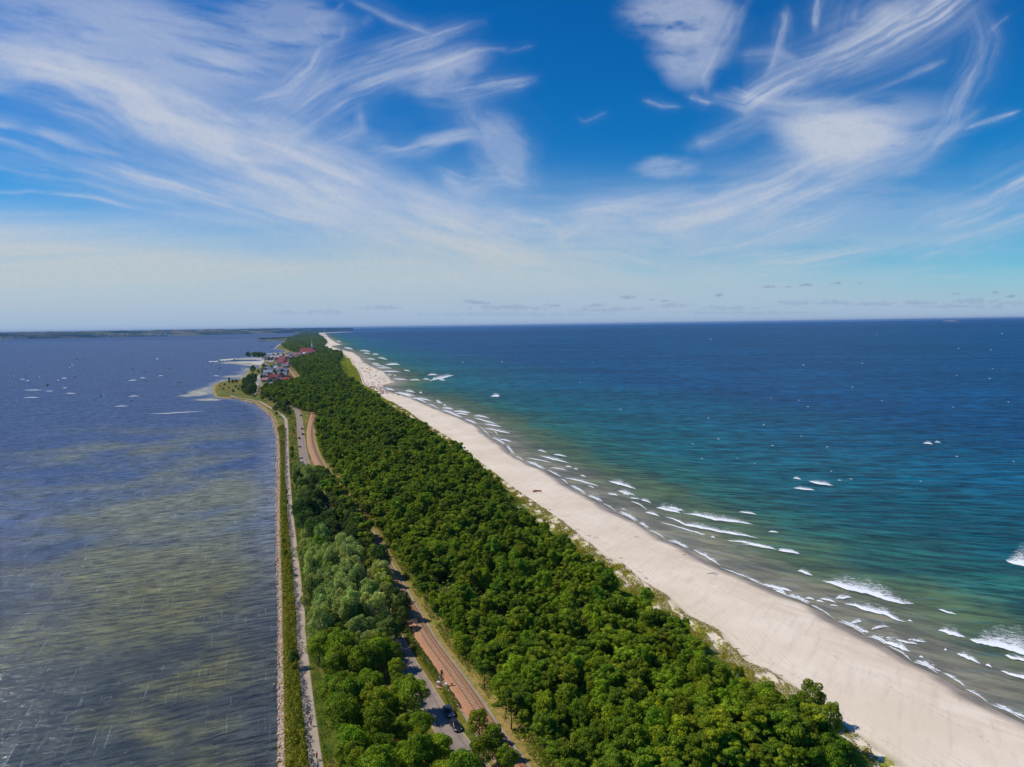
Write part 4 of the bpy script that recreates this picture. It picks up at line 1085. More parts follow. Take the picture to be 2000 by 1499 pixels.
# verge bushes between road and railway
band('verge_shrubs', 'shrub', g(800, 1395, 1.5)[1], g(780, 1215, 1.5)[1], lambda y: at(CV['road'], y) + 3.6, lambda y: at(CV['rail'], y) - 3.8, 44,
     lambda x, y, t: (0.7 + 1.1 * np.sin(np.pi * np.clip(t, 0, 1)) ** 0.5) * (0.6 + 0.8 * fbm(x / 1.2, y / 1.3, 3)), 0.28, 'bright green low bushes filling the strip between road and track', 'bushes', 42, gapn=(3.2, 0.22))
band('far_verge_shrubs', 'shrub', g(600, 925, 1.5)[1], g(600, 800, 1.5)[1], lambda y: at(CV['path'], y) + 2.0, lambda y: at(CV['road'], y) - 3.4, 8,
     lambda x, y, t: 0.5 + 1.6 * fbm(x / 3, y / 5, 3) ** 2, 0.3, 'low green growth between the path and the far stretch of road', 'bushes', 43, gapn=(5, 0.30))
band('lineside_shrubs', 'shrub', g(1000, 1600, 2)[1], g(615, 830, 2)[1], lambda y: at(CV['rail'], y) + 4.6, lambda y: np.maximum(at(CV['fl'], y) + 4.0, at(CV['rail'], y) + 7.5), 26,
     lambda x, y, t: 0.25 + 1.7 * t * fbm(x / 2, y / 3, 3), 0.28, 'low green and yellow growth between the rails and the forest', 'bushes', 44, gapn=(2.6, 0.44))
band('roadside_growth', 'shrub', g(690, 1620, 2)[1], g(600, 905, 2)[1], lambda y: at(CV['path'], y) + 1.6, lambda y: at(CV['path'], y) + 3.6, 26,
     lambda x, y, t: 0.3 + 1.8 * t * fbm(x / 2, y / 3, 3), 0.26, 'low bright growth at the foot of the trees beside the path', 'bushes', 45, gapn=(2.2, 0.30))
# undergrowth under and beside the trees on the dune side
band('dune_scrub', 'shrub', 128, 2100, lambda y: fr(y) - 5.0, lambda y: fr(y) + (toe(y) - fr(y)) * 0.35, 24,
     lambda x, y, t: 0.3 + 3.4 * (1 - t) ** 1.2 * fbm(x / 2.5, y / 4, 3), 0.30, 'bright green scrub along the edge of the forest on the dune', 'scrub', 46, gapn=(5.0, 0.40))
band('dune_grass', 'dune', 118, 1700, lambda y: fr(y) - 0.5, lambda y: toe(y) + 0.4, 36,
     lambda x, y, t: 0.12 + 0.75 * fbm(x / 1.2, y / 2, 3), 0.24, 'yellow green beach grass in patches on the pale dune', 'grass', 47, gapn=(2.8, 0.465), jit=1.0)
band('far_dune_meadow', 'dune', g(700, 790, 1)[1], g(690, 701, 1)[1], lambda y: fr(y) + 0.5, lambda y: toe(y) - 2, 16,
     lambda x, y, t: 0.3 + 0.8 * fbm(x / 4, y / 8, 3), 0.34, 'bright yellow green grass slope between the far forest and the beach', 'grass', 48, gapn=(14, 0.30), jit=1.0)
band('undergrowth', 'pine', 125, 330, lambda y: np.maximum(at(CV['fl'], y) - 0.5, at(CV['rail'], y) + 5), lambda y: fr(y) - 1, 5,
     lambda x, y, t: 0.4 + 3.6 * fbm(x / 2.3, y / 2.5, 3) ** 1.5, 0.40, 'dark bushes and saplings growing under the near forest trees', 'undergrowth', 49, gapn=(4.0, 0.40))

# riprap: loose rocks along the bay shore
rk = MB(); rk.ball((0, 0, 0), 1.0, 6, 4); rv = np.array(rk.v)
rfs = [f_ for f_ in rk.f]
tri = np.array([f_ if len(f_) == 4 else (f_[0], f_[1], f_[2], f_[2]) for f_ in rfs])
tris = []
for f_ in rfs:
    tris.append(f_[:3]);
    if len(f_) == 4: tris.append((f_[0], f_[2], f_[3]))
tris = np.array(tris)
rg = np.random.default_rng(51); RV, RF, RA = [], [], []
ys = np.geomspace(g(547, 1620, 0)[1], g(480, 778, 0)[1], 110); nb = 0
for a, b in zip(ys[:-1], ys[1:]):
    ym = (a + b) / 2; k = max(1.0, ym / 260.0); s = 0.42 * k ** 0.9
    n = int((b - a) * 1.9 / s ** 2 * 0.95) + 1
    for i in range(n):
        y = rg.uniform(a, b); u = rg.random(); x = float(bay(y)) + (-0.4 + 1.35 * u) * min(2.0, max(1, ym / 230.0))
        r = s * rg.uniform(0.5, 1.15) * np.array([rg.uniform(.7, 1.3), rg.uniform(.7, 1.3), rg.uniform(.5, .8)])
        q = rv * r * (1 + rg.uniform(-.22, .22, rv.shape)); an = rg.uniform(0, 6.28); c_, s_ = math.cos(an), math.sin(an)
        q = np.stack([q[:, 0] * c_ - q[:, 1] * s_ + x, q[:, 0] * s_ + q[:, 1] * c_ + y, q[:, 2] + float(land_z(x, y)) + 0.12 * r[2] + (0.0 if u > .1 else 0.35)], -1)
        RV.append(q); RF.append(tris + nb); nb += len(q); RA.append(np.full(len(q), rg.random()))
for i in range(22):                                    # stray rocks in the shallows
    y = rg.uniform(ys[0], 420); x = float(bay(y)) - rg.uniform(0.6, 1.6); s = rg.uniform(.25, .45)
    q = rv * s * (1 + rg.uniform(-.2, .2, rv.shape)) + np.array([x, y, 0.05]); RV.append(q); RF.append(tris + nb); nb += len(q); RA.append(np.full(len(q), rg.random()))
m, nt, out = newmat('shore_rock'); n = N(nt); a_ = n.attr('tint')
cr = n.n("ShaderNodeValToRGB"); n.l(a_, cr.inputs[0]); E = cr.color_ramp.elements
E[0].color = (0.52, 0.42, 0.31, 1); E[1].color = (0.40, 0.37, 0.33, 1)
for q, c in [(0.3, (0.36, 0.20, 0.13)), (0.5, (0.56, 0.46, 0.34)), (0.75, (0.34, 0.20, 0.14))]:
    e = E.new(q); e.color = (*c, 1)
n.bsdf(cr.outputs[0], 0.9, 0.15, out, n.bump(n.noise(n.pos(), 6, 3), 0.4, 0.1))
M['rock'] = m
tag(link('shore_rocks', mesh_np('shore_rocks', np.concatenate(RV), np.concatenate(RF), M['rock'], dict(tint=np.concatenate(RA)))),
    'band of pale and reddish boulders lining the bay shore', 'rocks', kind='stuff')
# dry seaweed, sticks and drifted debris on the beach
mb = MB(); rg2 = random.Random(4)
for a, b in [(1340,1078),(1396,1115),(1248,1118),(1300,1170),(1380,1235),(1395,1255),(1440,1270),(1455,1282),(1520,1320),(1260,1130),(1240,1045),(1148,1048),(1130,1035),(1215,1090),(852,813),(845,812),(800,783),(880,840),(755,775),(1075,996),(1100,1020),(1165,1050)]:
    for i in range(4):
        x, y = g(a + rg2.uniform(-5, 5), b + rg2.uniform(-2, 2), 1.8); z = float(land_z(x, y)) + 0.05; an = rg2.uniform(0, 3.14); l = rg2.uniform(.3, .9) * max(1, y / 350)
        mb.tube((x - l * math.cos(an), y - l * math.sin(an), z), (x + l * math.cos(an), y + l * math.sin(an), z + 0.03), 0.05 * max(1, y / 350), 0.03, 5)
M['drift'] = simple('driftwood', (0.20, 0.17, 0.14), 0.95, 0.1, 0.3)
tag(mb.build('beach_debris', M['drift']), 'dark bits of driftwood and seaweed scattered on the pale beach', 'driftwood', kind='stuff')
x, y = g(1390, 1116, 1.5); z = float(land_z(x, y))
mb = MB(); mb.tube((x - 2, y - .6, z + .1), (x + 1.6, y + .8, z + .25), .12, .05, 6); mb.tube((x + .4, y, z + .15), (x + 1.6, y - 1.0, z + .5), .06, .02, 5); mb.tube((x, y, z + .15), (x - .4, y + 1.2, z + .3), .05, .02, 5)
tag(mb.build('drift_branch', M['drift']), 'forked dead branch lying on the open sand halfway down the beach', 'branch')

# ------------------------------------------------------------------ village
W = dict(white=simple('white_render', (0.74, 0.71, 0.66), 0.8, 0.2, 0.08, 0.4), cream=simple('cream_render', (0.62, 0.52, 0.38), 0.8, 0.2, 0.1, 0.4), grey=simple('grey_render', (0.42, 0.42, 0.43), 0.8, 0.2, 0.1, 0.4), brick=simple('brick_wall', (0.36, 0.14, 0.09), 0.85, 0.2, 0.2, 0.8))
RF_ = dict(red=simple('red_roof', (0.40, 0.085, 0.075), 0.75, 0.2, 0.2, 0.5), pink=simple('faded_red_roof', (0.44, 0.20, 0.17), 0.8, 0.2, 0.2, 0.5), grey=simple('slate_roof', (0.24, 0.24, 0.29), 0.6, 0.3, 0.2, 0.5),
          dark=simple('dark_roof', (0.075, 0.085, 0.13), 0.6, 0.3, 0.2, 0.5), light=simple('pale_roof', (0.50, 0.50, 0.53), 0.6, 0.3, 0.15, 0.5))
M['glass'] = simple('window_glass', (0.03, 0.04, 0.06), 0.15, 0.6, 0.1)
M['door'] = simple('door_brown', (0.12, 0.06, 0.03), 0.6, 0.3)
def house_meshes(w, d, h, rh, wm, rm):
    wall = MB()
    wall.add([(-w/2,-d/2,-0.5),(w/2,-d/2,-0.5),(w/2,d/2,-0.5),(-w/2,d/2,-0.5),(-w/2,-d/2,h),(w/2,-d/2,h),(w/2,d/2,h),(-w/2,d/2,h),(-w/2,0,h+rh-.15),(w/2,0,h+rh-.15)],
             [(0,1,5,4),(2,3,7,6),(1,2,6,9,5),(3,0,4,8,7)])
    roof = MB(); o = 0.6; t = 0.25; k = rh / (d / 2)
    for sg in (-1, 1):
        a = [(-w/2-o, sg*(d/2+o), h-o*k), (w/2+o, sg*(d/2+o), h-o*k), (w/2+o, 0, h+rh), (-w/2-o, 0, h+rh)]
        b = [(x, y, z - t) for x, y, z in a]
        f = [(0,1,2,3),(7,6,5,4),(0,4,5,1),(1,5,6,2),(3,7,4,0)]
        roof.add(a + b, f)
    ch = MB(); ch.box((w*0.22, d*0.12, h + rh), (0.7, 0.7, 1.6)); ch.box((w*0.22, d*0.12, h + rh + 0.85), (0.9, 0.9, 0.12))
    win = []
    for sg in (-1, 1):
        for i in range(3):
            q = MB(); q.box((w * (-0.3 + 0.3 * i), sg * (d/2 + 0.02), h * 0.5), (1.1, 0.12, 1.3)); win.append(q.mesh('window', M['glass']))
    for sg in (-1, 1):
        q = MB(); q.box((sg * (w/2 + 0.02), 0, h + rh * .3), (0.12, 1.1, 1.2)); win.append(q.mesh('window', M['glass']))
        q = MB(); q.box((sg * (w/2 + 0.02), 0, h * .5), (0.12, 1.3, 1.3)); win.append(q.mesh('window', M['glass']))
    return wall.mesh('wall', wm), roof.mesh('roof', rm), ch.mesh('chimney', W['brick']), win
HC = {}
def house(px_, py_, rot, w, d, h, rh, wk, rk_, label, group=None, name='house'):
    key = (w, d, h, rh, wk, rk_)
    if key not in HC: HC[key] = house_meshes(w, d, h, rh, W[wk], RF_[rk_])
    x, y = g(px_, py_, LAND_Z); z = LAND_Z
    t = empty(name, (x, y, z), rot, label, 'house', group)
    wm, rm, cm, win = HC[key]
    link('wall', wm, t); r = link('roof', rm, t); link('chimney', cm, r)
    for q in win: link('window', q, t)
    return t
R_ = math.radians
hs = [(536,742,20,17,10,6,5,'white','red','largest house of the near cluster, bright red roof and white gables'),
      (530,748,70,11,8,5,4.2,'white','red','smaller red roofed house in front of the big red roofed one'),
      (541,751,10,12,9,5,4.5,'white','dark','white house with dark blue roof at the front of the near cluster'),
      (531,754,-20,9,7,4,3.5,'white','dark','low dark roofed house at the front left corner of the near cluster'),
      (548,743,80,11,8,5,4,'cream','pink','cream house with faded red roof beside the big red roofed house'),
      (557,748,5,16,9,5,4.5,'white','red','long house with crimson roof nearest the railway, right of the near cluster'),
      (564,743,60,9,8,5,4,'brick','red','small brick house with red roof behind the long crimson roof'),
      (552,737,5,17,9,6,5,'cream','grey','wide grey roofed house behind the long crimson roof'),
      (553,730,15,16,9,7,5,'white','grey','tall grey roofed house in the row towards the rails'),
      (548,726,-15,14,9,6,5,'grey','dark','dark slate roofed house at the back of the near cluster'),
      (558,727,50,11,8,6,4,'cream','light','pale roofed house beside the dark slate roofed one'),
      (523,732,25,15,9,6,4.5,'white','light','pale roofed white house at the left back of the near cluster'),
      (529,727,60,12,9,6,4.5,'white','light','white house with light roof behind the left back one'),
      (518,738,15,10,8,5,4,'grey','grey','small grey house on the left side of the near cluster'),
      (535,722,10,12,8,5,4,'white','light','lone pale roofed house among the trees between the two clusters'),
      (548,712,10,18,10,6,5,'white','red','big red roofed house at the front of the middle cluster'),
      (556,711,40,14,9,6,5,'white','red','red roofed house right of the biggest one in the middle cluster'),
      (551,706,0,18,10,7,5,'white','red','red roofed house behind the biggest one in the middle cluster'),
      (545,705,60,14,9,6,5,'brick','pink','faded red roofed brick house left in the middle cluster'),
      (558,705,20,14,9,6,5,'cream','pink','faded red roofed cream house right in the middle cluster'),
      (565,706,70,12,9,6,4,'white','dark','dark roofed white house at the right end of the middle cluster')]
for a in hs: house(a[0], a[1] + 1, R_(a[2]), *a[3:9], a[9])
rr = random.Random(8)
for i in range(80):
    u = rr.random(); a = 562 + 46 * u + rr.uniform(-8, 8); b = 704 - 13 * u + rr.uniform(-3.5, 3.5)
    rk_ = rr.choice(['red', 'pink', 'grey', 'light', 'light', 'dark', 'grey', 'pink']); wk = rr.choice(['white', 'white', 'cream', 'grey'])
    nm = {'red': 'red', 'pink': 'faded red', 'grey': 'grey', 'light': 'pale', 'dark': 'dark'}[rk_]
    house(a, b, rr.uniform(0, 3.14), *rr.choice([(16, 10, 6, 5), (13, 9, 6, 4.5), (20, 11, 8, 5)]), wk, rk_,
          'far village house with %s roof, packed among others towards the church' % nm, 'far village houses with %s roofs' % nm)
for i in range(26):
    a = rr.uniform(516, 560); b = 702 - (a - 516) / 44 * 6 + rr.uniform(-2.5, 3)
    house(a, b, rr.uniform(0, 3.14), *rr.choice([(16, 10, 4, 3), (13, 9, 5, 3.5)]), rr.choice(['white', 'cream', 'grey']), rr.choice(['light', 'grey']),
          'low pale building among the sheds between harbour and village', 'low pale buildings behind the harbour')
for i in range(7):
    house(618 + i * 1.4 + rr.uniform(-.4, .4), 691.5 + rr.uniform(-.8, .8), rr.uniform(0, 3), 15, 10, 7, 4, 'white', 'light', 'small white building in the group right of the church', 'white buildings right of the church')
for i in range(34):
    a, b = rr.choice([(rr.uniform(514, 560), rr.uniform(716, 750)), (rr.uniform(536, 566), rr.uniform(700, 714))])
    rk_ = rr.choice(['red', 'pink', 'grey', 'light', 'dark']); nm = {'red': 'red', 'pink': 'faded red', 'grey': 'grey', 'light': 'pale', 'dark': 'dark'}[rk_]
    house(a, b, rr.uniform(0, 3.14), *rr.choice([(12, 8, 4.5, 4), (10, 8, 4, 3.5), (14, 9, 5, 4)]), rr.choice(['white', 'cream', 'grey']), rk_,
          'small village house with %s roof among trees, on the near side of the village' % nm, 'small near village houses with %s roofs' % nm)
# church: long red roof, white gable end, slim spire
cx_, cy_ = g(602, 694, LAND_Z)
ch = empty('church', (cx_, cy_, LAND_Z), R_(8), 'long church with big red roof and slim pale spire above the village', 'church')
cw = house_meshes(52, 24, 11, 14, W['brick'], RF_['red'])
link('wall', cw[0], ch); link('roof', cw[1], ch)
mb = MB()
for i in range(7):
    mb.box((-19 + i * 6.2, -12.05, 6), (1.6, 0.3, 6))
link('windows', mb.mesh('windows', M['glass']), ch)
tw = MB(); tw.box((14, 0, 15), (6, 6, 32)); tt_ = link('tower', tw.mesh('tower', W['white']), ch)
sp = MB(); sp.sections([[(14 + r * math.cos(a), r * math.sin(a), z) for a in [math.pi / 4 * i for i in range(8)]] for r, z in ((3.4, 31), (2.6, 34), (1.4, 38), (0.9, 44), (0.15, 56))])
link('spire', sp.mesh('spire', W['white']), tt_)
an = MB(); an.box((-14, -15, 5), (9, 8, 12)); link('annex', an.mesh('annex', W['white']), ch)
# open dry lot and lane in front of the near cluster
def flat_poly(name, pxs, z, mat, **kw):
    p = np.array(pxs, float); w_ = G(p[:, 0], p[:, 1], z)
    me = bpy.data.meshes.new(name); me.from_pydata([(a, b, z) for a, b in w_], [], [tuple(range(len(w_)))])
    me.materials.append(mat); me.update(); return tag(link(name, me), **kw)
M['lot'] = simple('sandy_lot', (0.42, 0.38, 0.34), 0.95, 0.1, 0.2, 0.08)
flat_poly('gravel_lot', [(488,759),(491,753),(498,746),(503,736),(507,731),(511,733),(508,744),(504,756),(502,768),(497,772),(495,765)], LAND_Z + 0.12, M['lot'], kind='structure')
M['quay'] = simple('harbour_quay', (0.55, 0.50, 0.42), 0.9, 0.1, 0.15, 0.03)
# village lane sand and harbour quays
flat_poly('village_ground', [(518,706),(522,698),(540,694.5),(560,694),(556,699),(540,703),(530,708)], LAND_Z + 0.3, M['lot'], kind='structure')
def slab(name, pxs, z0, z1, mat, **kw):
    p = np.array(pxs, float); w_ = G(p[:, 0], p[:, 1], z1); n = len(w_)
    vs = [(a, b, z1) for a, b in w_] + [(a, b, z0) for a, b in w_]
    fs = [tuple(range(n))] + [(i, i + n, (i + 1) % n + n, (i + 1) % n) for i in range(n)]
    me = bpy.data.meshes.new(name); me.from_pydata(vs, [], fs); me.materials.append(mat); me.update()
    return tag(link(name, me), **kw)
slab('harbour_spit', [(428,702.8),(470,699.6),(498,698.6),(518,696),(522,703),(500,702.5),(470,703),(440,704.6)], -1, 1.4, M['quay'], kind='structure')
slab('harbour_beach', [(448,708.0),(480,706.4),(506,705.6),(520,703),(522,711),(510,713),(490,709.5),(465,709.2),(450,709)], -1, 0.7, M['quay'], kind='structure')
slab('pier', [(408,706.2),(420,705.9),(433,704.6),(434,705.6),(424,707.0),(408,707.3)], -1, 2.2, W['white'], label='white concrete pier lying off the harbour mouth', cat='pier')
slab('distant_jetty', [(534.5,682.8),(535.5,682.8),(547.5,673.2),(546.5,673.2)], -1, 2.0, W['white'], label='thin pale jetty running out from the wooded shore past the village', cat='jetty')
slab('wooded_spit', [(503,664.9),(520,664.2),(556,662),(560,665),(540,666),(520,665.5)], -1, 1.5, M['ground'], kind='structure')
rb = random.Random(2)
M['hull'] = simple('boat_hull', (0.72, 0.73, 0.72), 0.5, 0.4, 0.08); M['hull_d'] = simple('boat_hull_dark', (0.05, 0.08, 0.12), 0.5, 0.4, 0.1); M['sail'] = simple('sail_cloth', (0.80, 0.80, 0.77), 0.8, 0.2, 0.04)
def boat_mesh(L, B, H):
    mb = MB(); secs = []
    for t in (0, .12, .35, .65, .85, 1.0):
        wv_ = B / 2 * (0.8 if t == 0 else math.sin(math.pi * (1 - t * 0.96) ** 0.8 * 0.5 + 0.02) if t > .35 else 1.0)
        x = (t - .5) * L
        secs.append([(x, -wv_ * .55, -0.3), (x, -wv_, H * (1 + .25 * t)), (x, wv_, H * (1 + .25 * t)), (x, wv_ * .55, -0.3)])
    mb.sections(secs); return mb
def motor_boat(a, b, L, rot, label, group, hull='hull'):
    x, y = g(a, b, 0.2); t = empty('motor_boat', (x, y, 0.0), rot, label, 'boat', group)
    boat_mesh(L, L * .3, L * .11).build('hull', M[hull], t)
    c = MB(); c.box((-L * .02, 0, L * .19), (L * .34, L * .2, L * .14), 0, .8); c.build('cabin', W['white'], t)
    c = MB(); c.tube((-L * .05, 0, L * .24), (-L * .05, 0, L * .5), .12, .06, 5); c.build('mast', W['white'], t)
for i, (a, b) in enumerate([(466, 702.8), (471, 702), (476, 701.6), (484, 701), (489, 701), (494, 700.6), (497, 701.2), (502, 700.6), (458, 704.6)]):
    motor_boat(a, b, rb.uniform(12, 20), rb.uniform(-.3, .3), 'small white boat moored in the harbour by the spit', 'boats moored in the harbour')
motor_boat(429, 708.2, 22, 0.3, 'boat lying alongside the white pier at the harbour mouth', None)
motor_boat(412, 755 - 46, 10, 1.3, 'tiny boat on the open bay left of the pier', None)
motor_boat(530, 678, 22, .4, 'lone white boat off the far jetty', None)
# trees in and around the village
vt = [(448,752,3.6,0.75,'tall slim dark poplar standing alone on the sandy point'),(455,748,4,0.7,'low dark tree right of the slim poplar on the point'),(462,747,3.5,.7,'dark tree farther right on the north shore of the point'),
      (439,754,2,.45,'small bush at the left end of the north shore of the point'),(494,724,9,1.5,'tallest dark tree on the shore, standing above the meadow')]
for a, b, zc, s_, lb in vt:
    t = tree_px('dark', a, b, zc, s_, lb, 'dark_tree')
    if lb.startswith('tall slim'): t.scale = (0.36, 0.36, 1.35)
for i in range(260):
    u = rr.random()
    if u < .42: a, b = rr.uniform(474, 500), rr.uniform(733, 770); b = max(b, 752 - (a - 474) * .75 + rr.uniform(-3, 3))
    elif u < .75: a, b = rr.uniform(502, 562), rr.uniform(715, 762)
    elif u < .85: a, b = rr.uniform(500, 560), rr.uniform(758, 785)
    else: a, b = rr.uniform(505, 600), rr.uniform(693, 706)
    if 487 < a < 513 and 740 < b < 773 and u >= .42: continue
    x, y = g(a, b, 4)
    if x < float(bay(y)) + 8: continue
    s_ = rr.uniform(.6, 1.0) * (y / 1300.)**.3
    put_tree('dark' if rr.random() < .75 else 'fresh', x, y, s_, 'dark tree among the houses and gardens of the village', 'dark trees around the village houses', 'village_tree')
for i in range(46):
    a = rr.uniform(536, 566); b = 787 + (a - 540) * .55 + rr.uniform(-9, 24)
    x, y = g(a, b, 3)
    if abs(x - float(at(CV['road'], y))) < 7 or abs(x - float(at(CV['path'], y))) < 4.5: continue
    put_tree('dark' if rr.random() < .7 else 'fresh', x, y, rr.uniform(.5, .75), 'dark tree in the clump between the path and the bend of the road', 'dark trees at the bend of the road', 'roadside_tree')
for i in range(26):
    a, b = rr.uniform(570, 608), rr.uniform(800, 905)
    x, y = g(a, b, 2)
    if abs(x - float(at(CV['road'], y))) < 5.5 or abs(x - float(at(CV['rail'], y))) < 5.5 or x < float(at(CV['path'], y)) + 3: continue
    put_tree('fresh' if rr.random() < .6 else 'dark', x, y, rr.uniform(.2, .38), 'low roadside bush beside the far stretch of road', 'bushes beside the far road', 'roadside_bush', 'bush')
for i in range(40):
    a, b = rr.uniform(492, 514), rr.uniform(694.5, 698.2) 
    a = 482 + 34 * rr.random() if i % 2 else a
    x, y = g(a, b + .5, 3); 
    t = empty('harbour_tree', (x, y, 1.2), rr.uniform(0, 6), 'dark tree in the clump on the harbour spit', 'tree', 'dark trees on the harbour spit', (1.6, 1.6, 1.3))
    link('trunk', KIND['dark'][0][0], t); link('crown', KIND['dark'][i % 3][1], t)
for i, (a, b) in enumerate([(455,764),(447,761),(437,763),(461,759),(468,756),(456,768),(487,773),(497,778),(475,766),(430,757),(466,763),(472,760)]):
    x, y = g(a, b, 1.5); put_tree('dark', x, y, rr.uniform(.28, .45), 'dark bush dotted over the grassy point', 'bushes on the grassy point', 'meadow_bush', 'bush')
# tiny far-side woods on the wooded spit
tp = []
for i in range(60): 
    a = rr.uniform(508, 560); tp.append(g(a, 664.6 - (a - 508) * .04 + rr.uniform(-.3, .8), 1))
tp = np.array(tp); sc_ = np.random.default_rng(9).uniform(4, 7, len(tp))
gn_scatter('far_spit_wood', np.c_[tp, np.full(len(tp), 1.0)], sc_ * 3, np.stack([sc_, sc_, sc_ * .28], -1), src[:4], 'dark line of woods on the low spit beyond the village', 'wood')

# ------------------------------------------------------------------ mainland coast and headland
def hills(name, base, top, mat, nz=7, label=None, cat=None, amp=0.25, seed=0, depth=2500):
    b = np.array(base, float); t = np.array(top, float)
    xs_ = np.arange(b[0, 0], b[-1, 0], 3.0)
    yb = np.interp(xs_, b[:, 0], b[:, 1]); yt = np.interp(xs_, t[:, 0], t[:, 1]); yt = np.minimum(yt, ehor(xs_) - 0.2 - 1.6 * fbm(xs_ / 40 + seed, xs_ * 0 + 2, 3)) if seed == 2 else yt
    wb = G(xs_, yb, 0.0)
    D = np.hypot(wb[:, 0], wb[:, 1]); dirn = wb / D[:, None]
    rows = []
    for k in range(nz):
        u = k / (nz - 1); Dk = D + depth * u
        # height that puts the ridge on the seen skyline
        hgt = CAM_H + (ehor(xs_) - yt) / F_PX * (D + depth * 0.62)
        prof = math.sin(min(1.0, u / 0.62) * math.pi / 2) if u <= 0.62 else 1 - ((u - .62) / .38) ** 2 * 0.8
        rough = 1 + amp * (fbm(xs_ / 14.0 + seed, np.full_like(xs_, k * 1.7), 4) - 0.5) * (1.0 if k < nz * .6 else .25)
        z = np.maximum(hgt, 6) * prof * rough - (1.0 if k == 0 else 0)
        rows.append(np.stack([dirn[:, 0] * Dk, dirn[:, 1] * Dk, z], -1))
    A = np.stack(rows, 0)
    me = mesh_np(name, A.reshape(-1, 3), grid_faces(nz, len(xs_)), mat, smooth=True)
    return tag(link(name, me), label, cat, kind='structure')
m, nt, out = newmat('mainland_fields'); n = N(nt); p = n.pos()
f1 = n.noise(n.mapping2(p, 0, (0.0022, 0.0022, 0.02)), 1.0, 5, 0.65); f2 = n.noise(n.mapping2(p, 0, (0.012, 0.012, 0.02)), 1.0, 4, 0.7)
c = n.mix(n.mapr(f1, 0.44, 0.56), (0.020, 0.045, 0.030), (0.16, 0.15, 0.085))
c = n.mix(n.mapr(f2, 0.60, 0.68, 0, .8), c, (0.46, 0.42, 0.36))
n.bsdf(c, 0.95, 0.05, out); M['mainland'] = m
M['wooded'] = simple('wooded_hill', (0.030, 0.055, 0.035), 0.95, 0.05, 0.35, 0.002)
hills('mainland_coast', [(-700,676),(-300,669),(0,663.6),(200,659.2),(400,655.2),(520,652),(600,650.4)], [(-700,668),(-300,661),(0,655.2),(60,654.8),(150,653.6),(240,651.6),(290,648.6),(330,646.4),(400,646.6),(450,645.0),(520,644),(560,643.5),(600,643)], M['mainland'], seed=2)
hills('far_headland', [(480,651.2),(560,649.6),(620,648.2),(693,646.9)], [(480,645.5),(540,643.4),(575,641.9),(610,641.0),(650,641.2),(686,641.0),(691,642.2),(693,645)], M['wooded'], amp=.05, depth=1800, seed=6)
# pale specks of distant towns
mb = MB(); rt = random.Random(12)
for i in range(170):
    a = rt.choice([rt.uniform(0, 60), rt.uniform(180, 340), rt.uniform(290, 330), rt.uniform(380, 640)]); 
    bb = np.interp(a, [0,200,400,520,600,640], [663.6,659.2,655.2,652,650.4,649.8]) 
    d0 = np.hypot(*g(a, bb, 0)); fr_ = rt.uniform(.02, .45); x, y = g(a, bb, 0); k = (d0 + 2500 * fr_) / d0
    hh_ = np.interp(a, [0,240,330,600], [82,84,88,92]) * math.sin(min(1, fr_ / .62) * math.pi / 2)
    mb.cur = rt.choice([0, 0, 1, 2])
    mb.box((x * k, y * k, hh_ + 3), (rt.uniform(20, 60), rt.uniform(20, 40), rt.uniform(8, 22)), rt.uniform(0, 3))
tag(mb.build('distant_towns', [W['white'], W['cream'], RF_['pink']]), 'pale specks of distant towns spread along the mainland coast', 'towns', kind='stuff')
# ------------------------------------------------------------------ cars
def paint(name, col):
    m, nt, out = newmat(name); n = N(nt)
    b = n.bsdf(col, 0.42, 0.35, out); b.inputs["Coat Weight"].default_value = 0.15; b.inputs["Coat Roughness"].default_value = 0.25
    return m
PA = dict(navy=paint('navy_paint', (0.015, 0.03, 0.07)), black=paint('black_paint', (0.010, 0.013, 0.02)), white=paint('white_paint', (0.75, 0.75, 0.74)), red=paint('red_paint', (0.30, 0.03, 0.03)), silver=paint('silver_paint', (0.45, 0.46, 0.48)))
M['carglass'] = simple('car_glass', (0.012, 0.016, 0.022), 0.35, 0.3, .1); M['tyre'] = simple('tyre_rubber', (0.02, 0.02, 0.02), 0.9, 0.2); M['rim'] = simple('wheel_rim', (0.5, 0.5, 0.52), 0.35, 0.5, 0.05, metal=.6)
M['lamp'] = simple('headlight_glass', (0.75, 0.75, 0.72), 0.2, 0.6, 0.05); M['tail'] = simple('tail_light_red', (0.5, 0.02, 0.02), 0.3, 0.5, 0.05); M['plate'] = simple('number_plate', (0.8, 0.8, 0.78), 0.5, 0.3, 0.02)
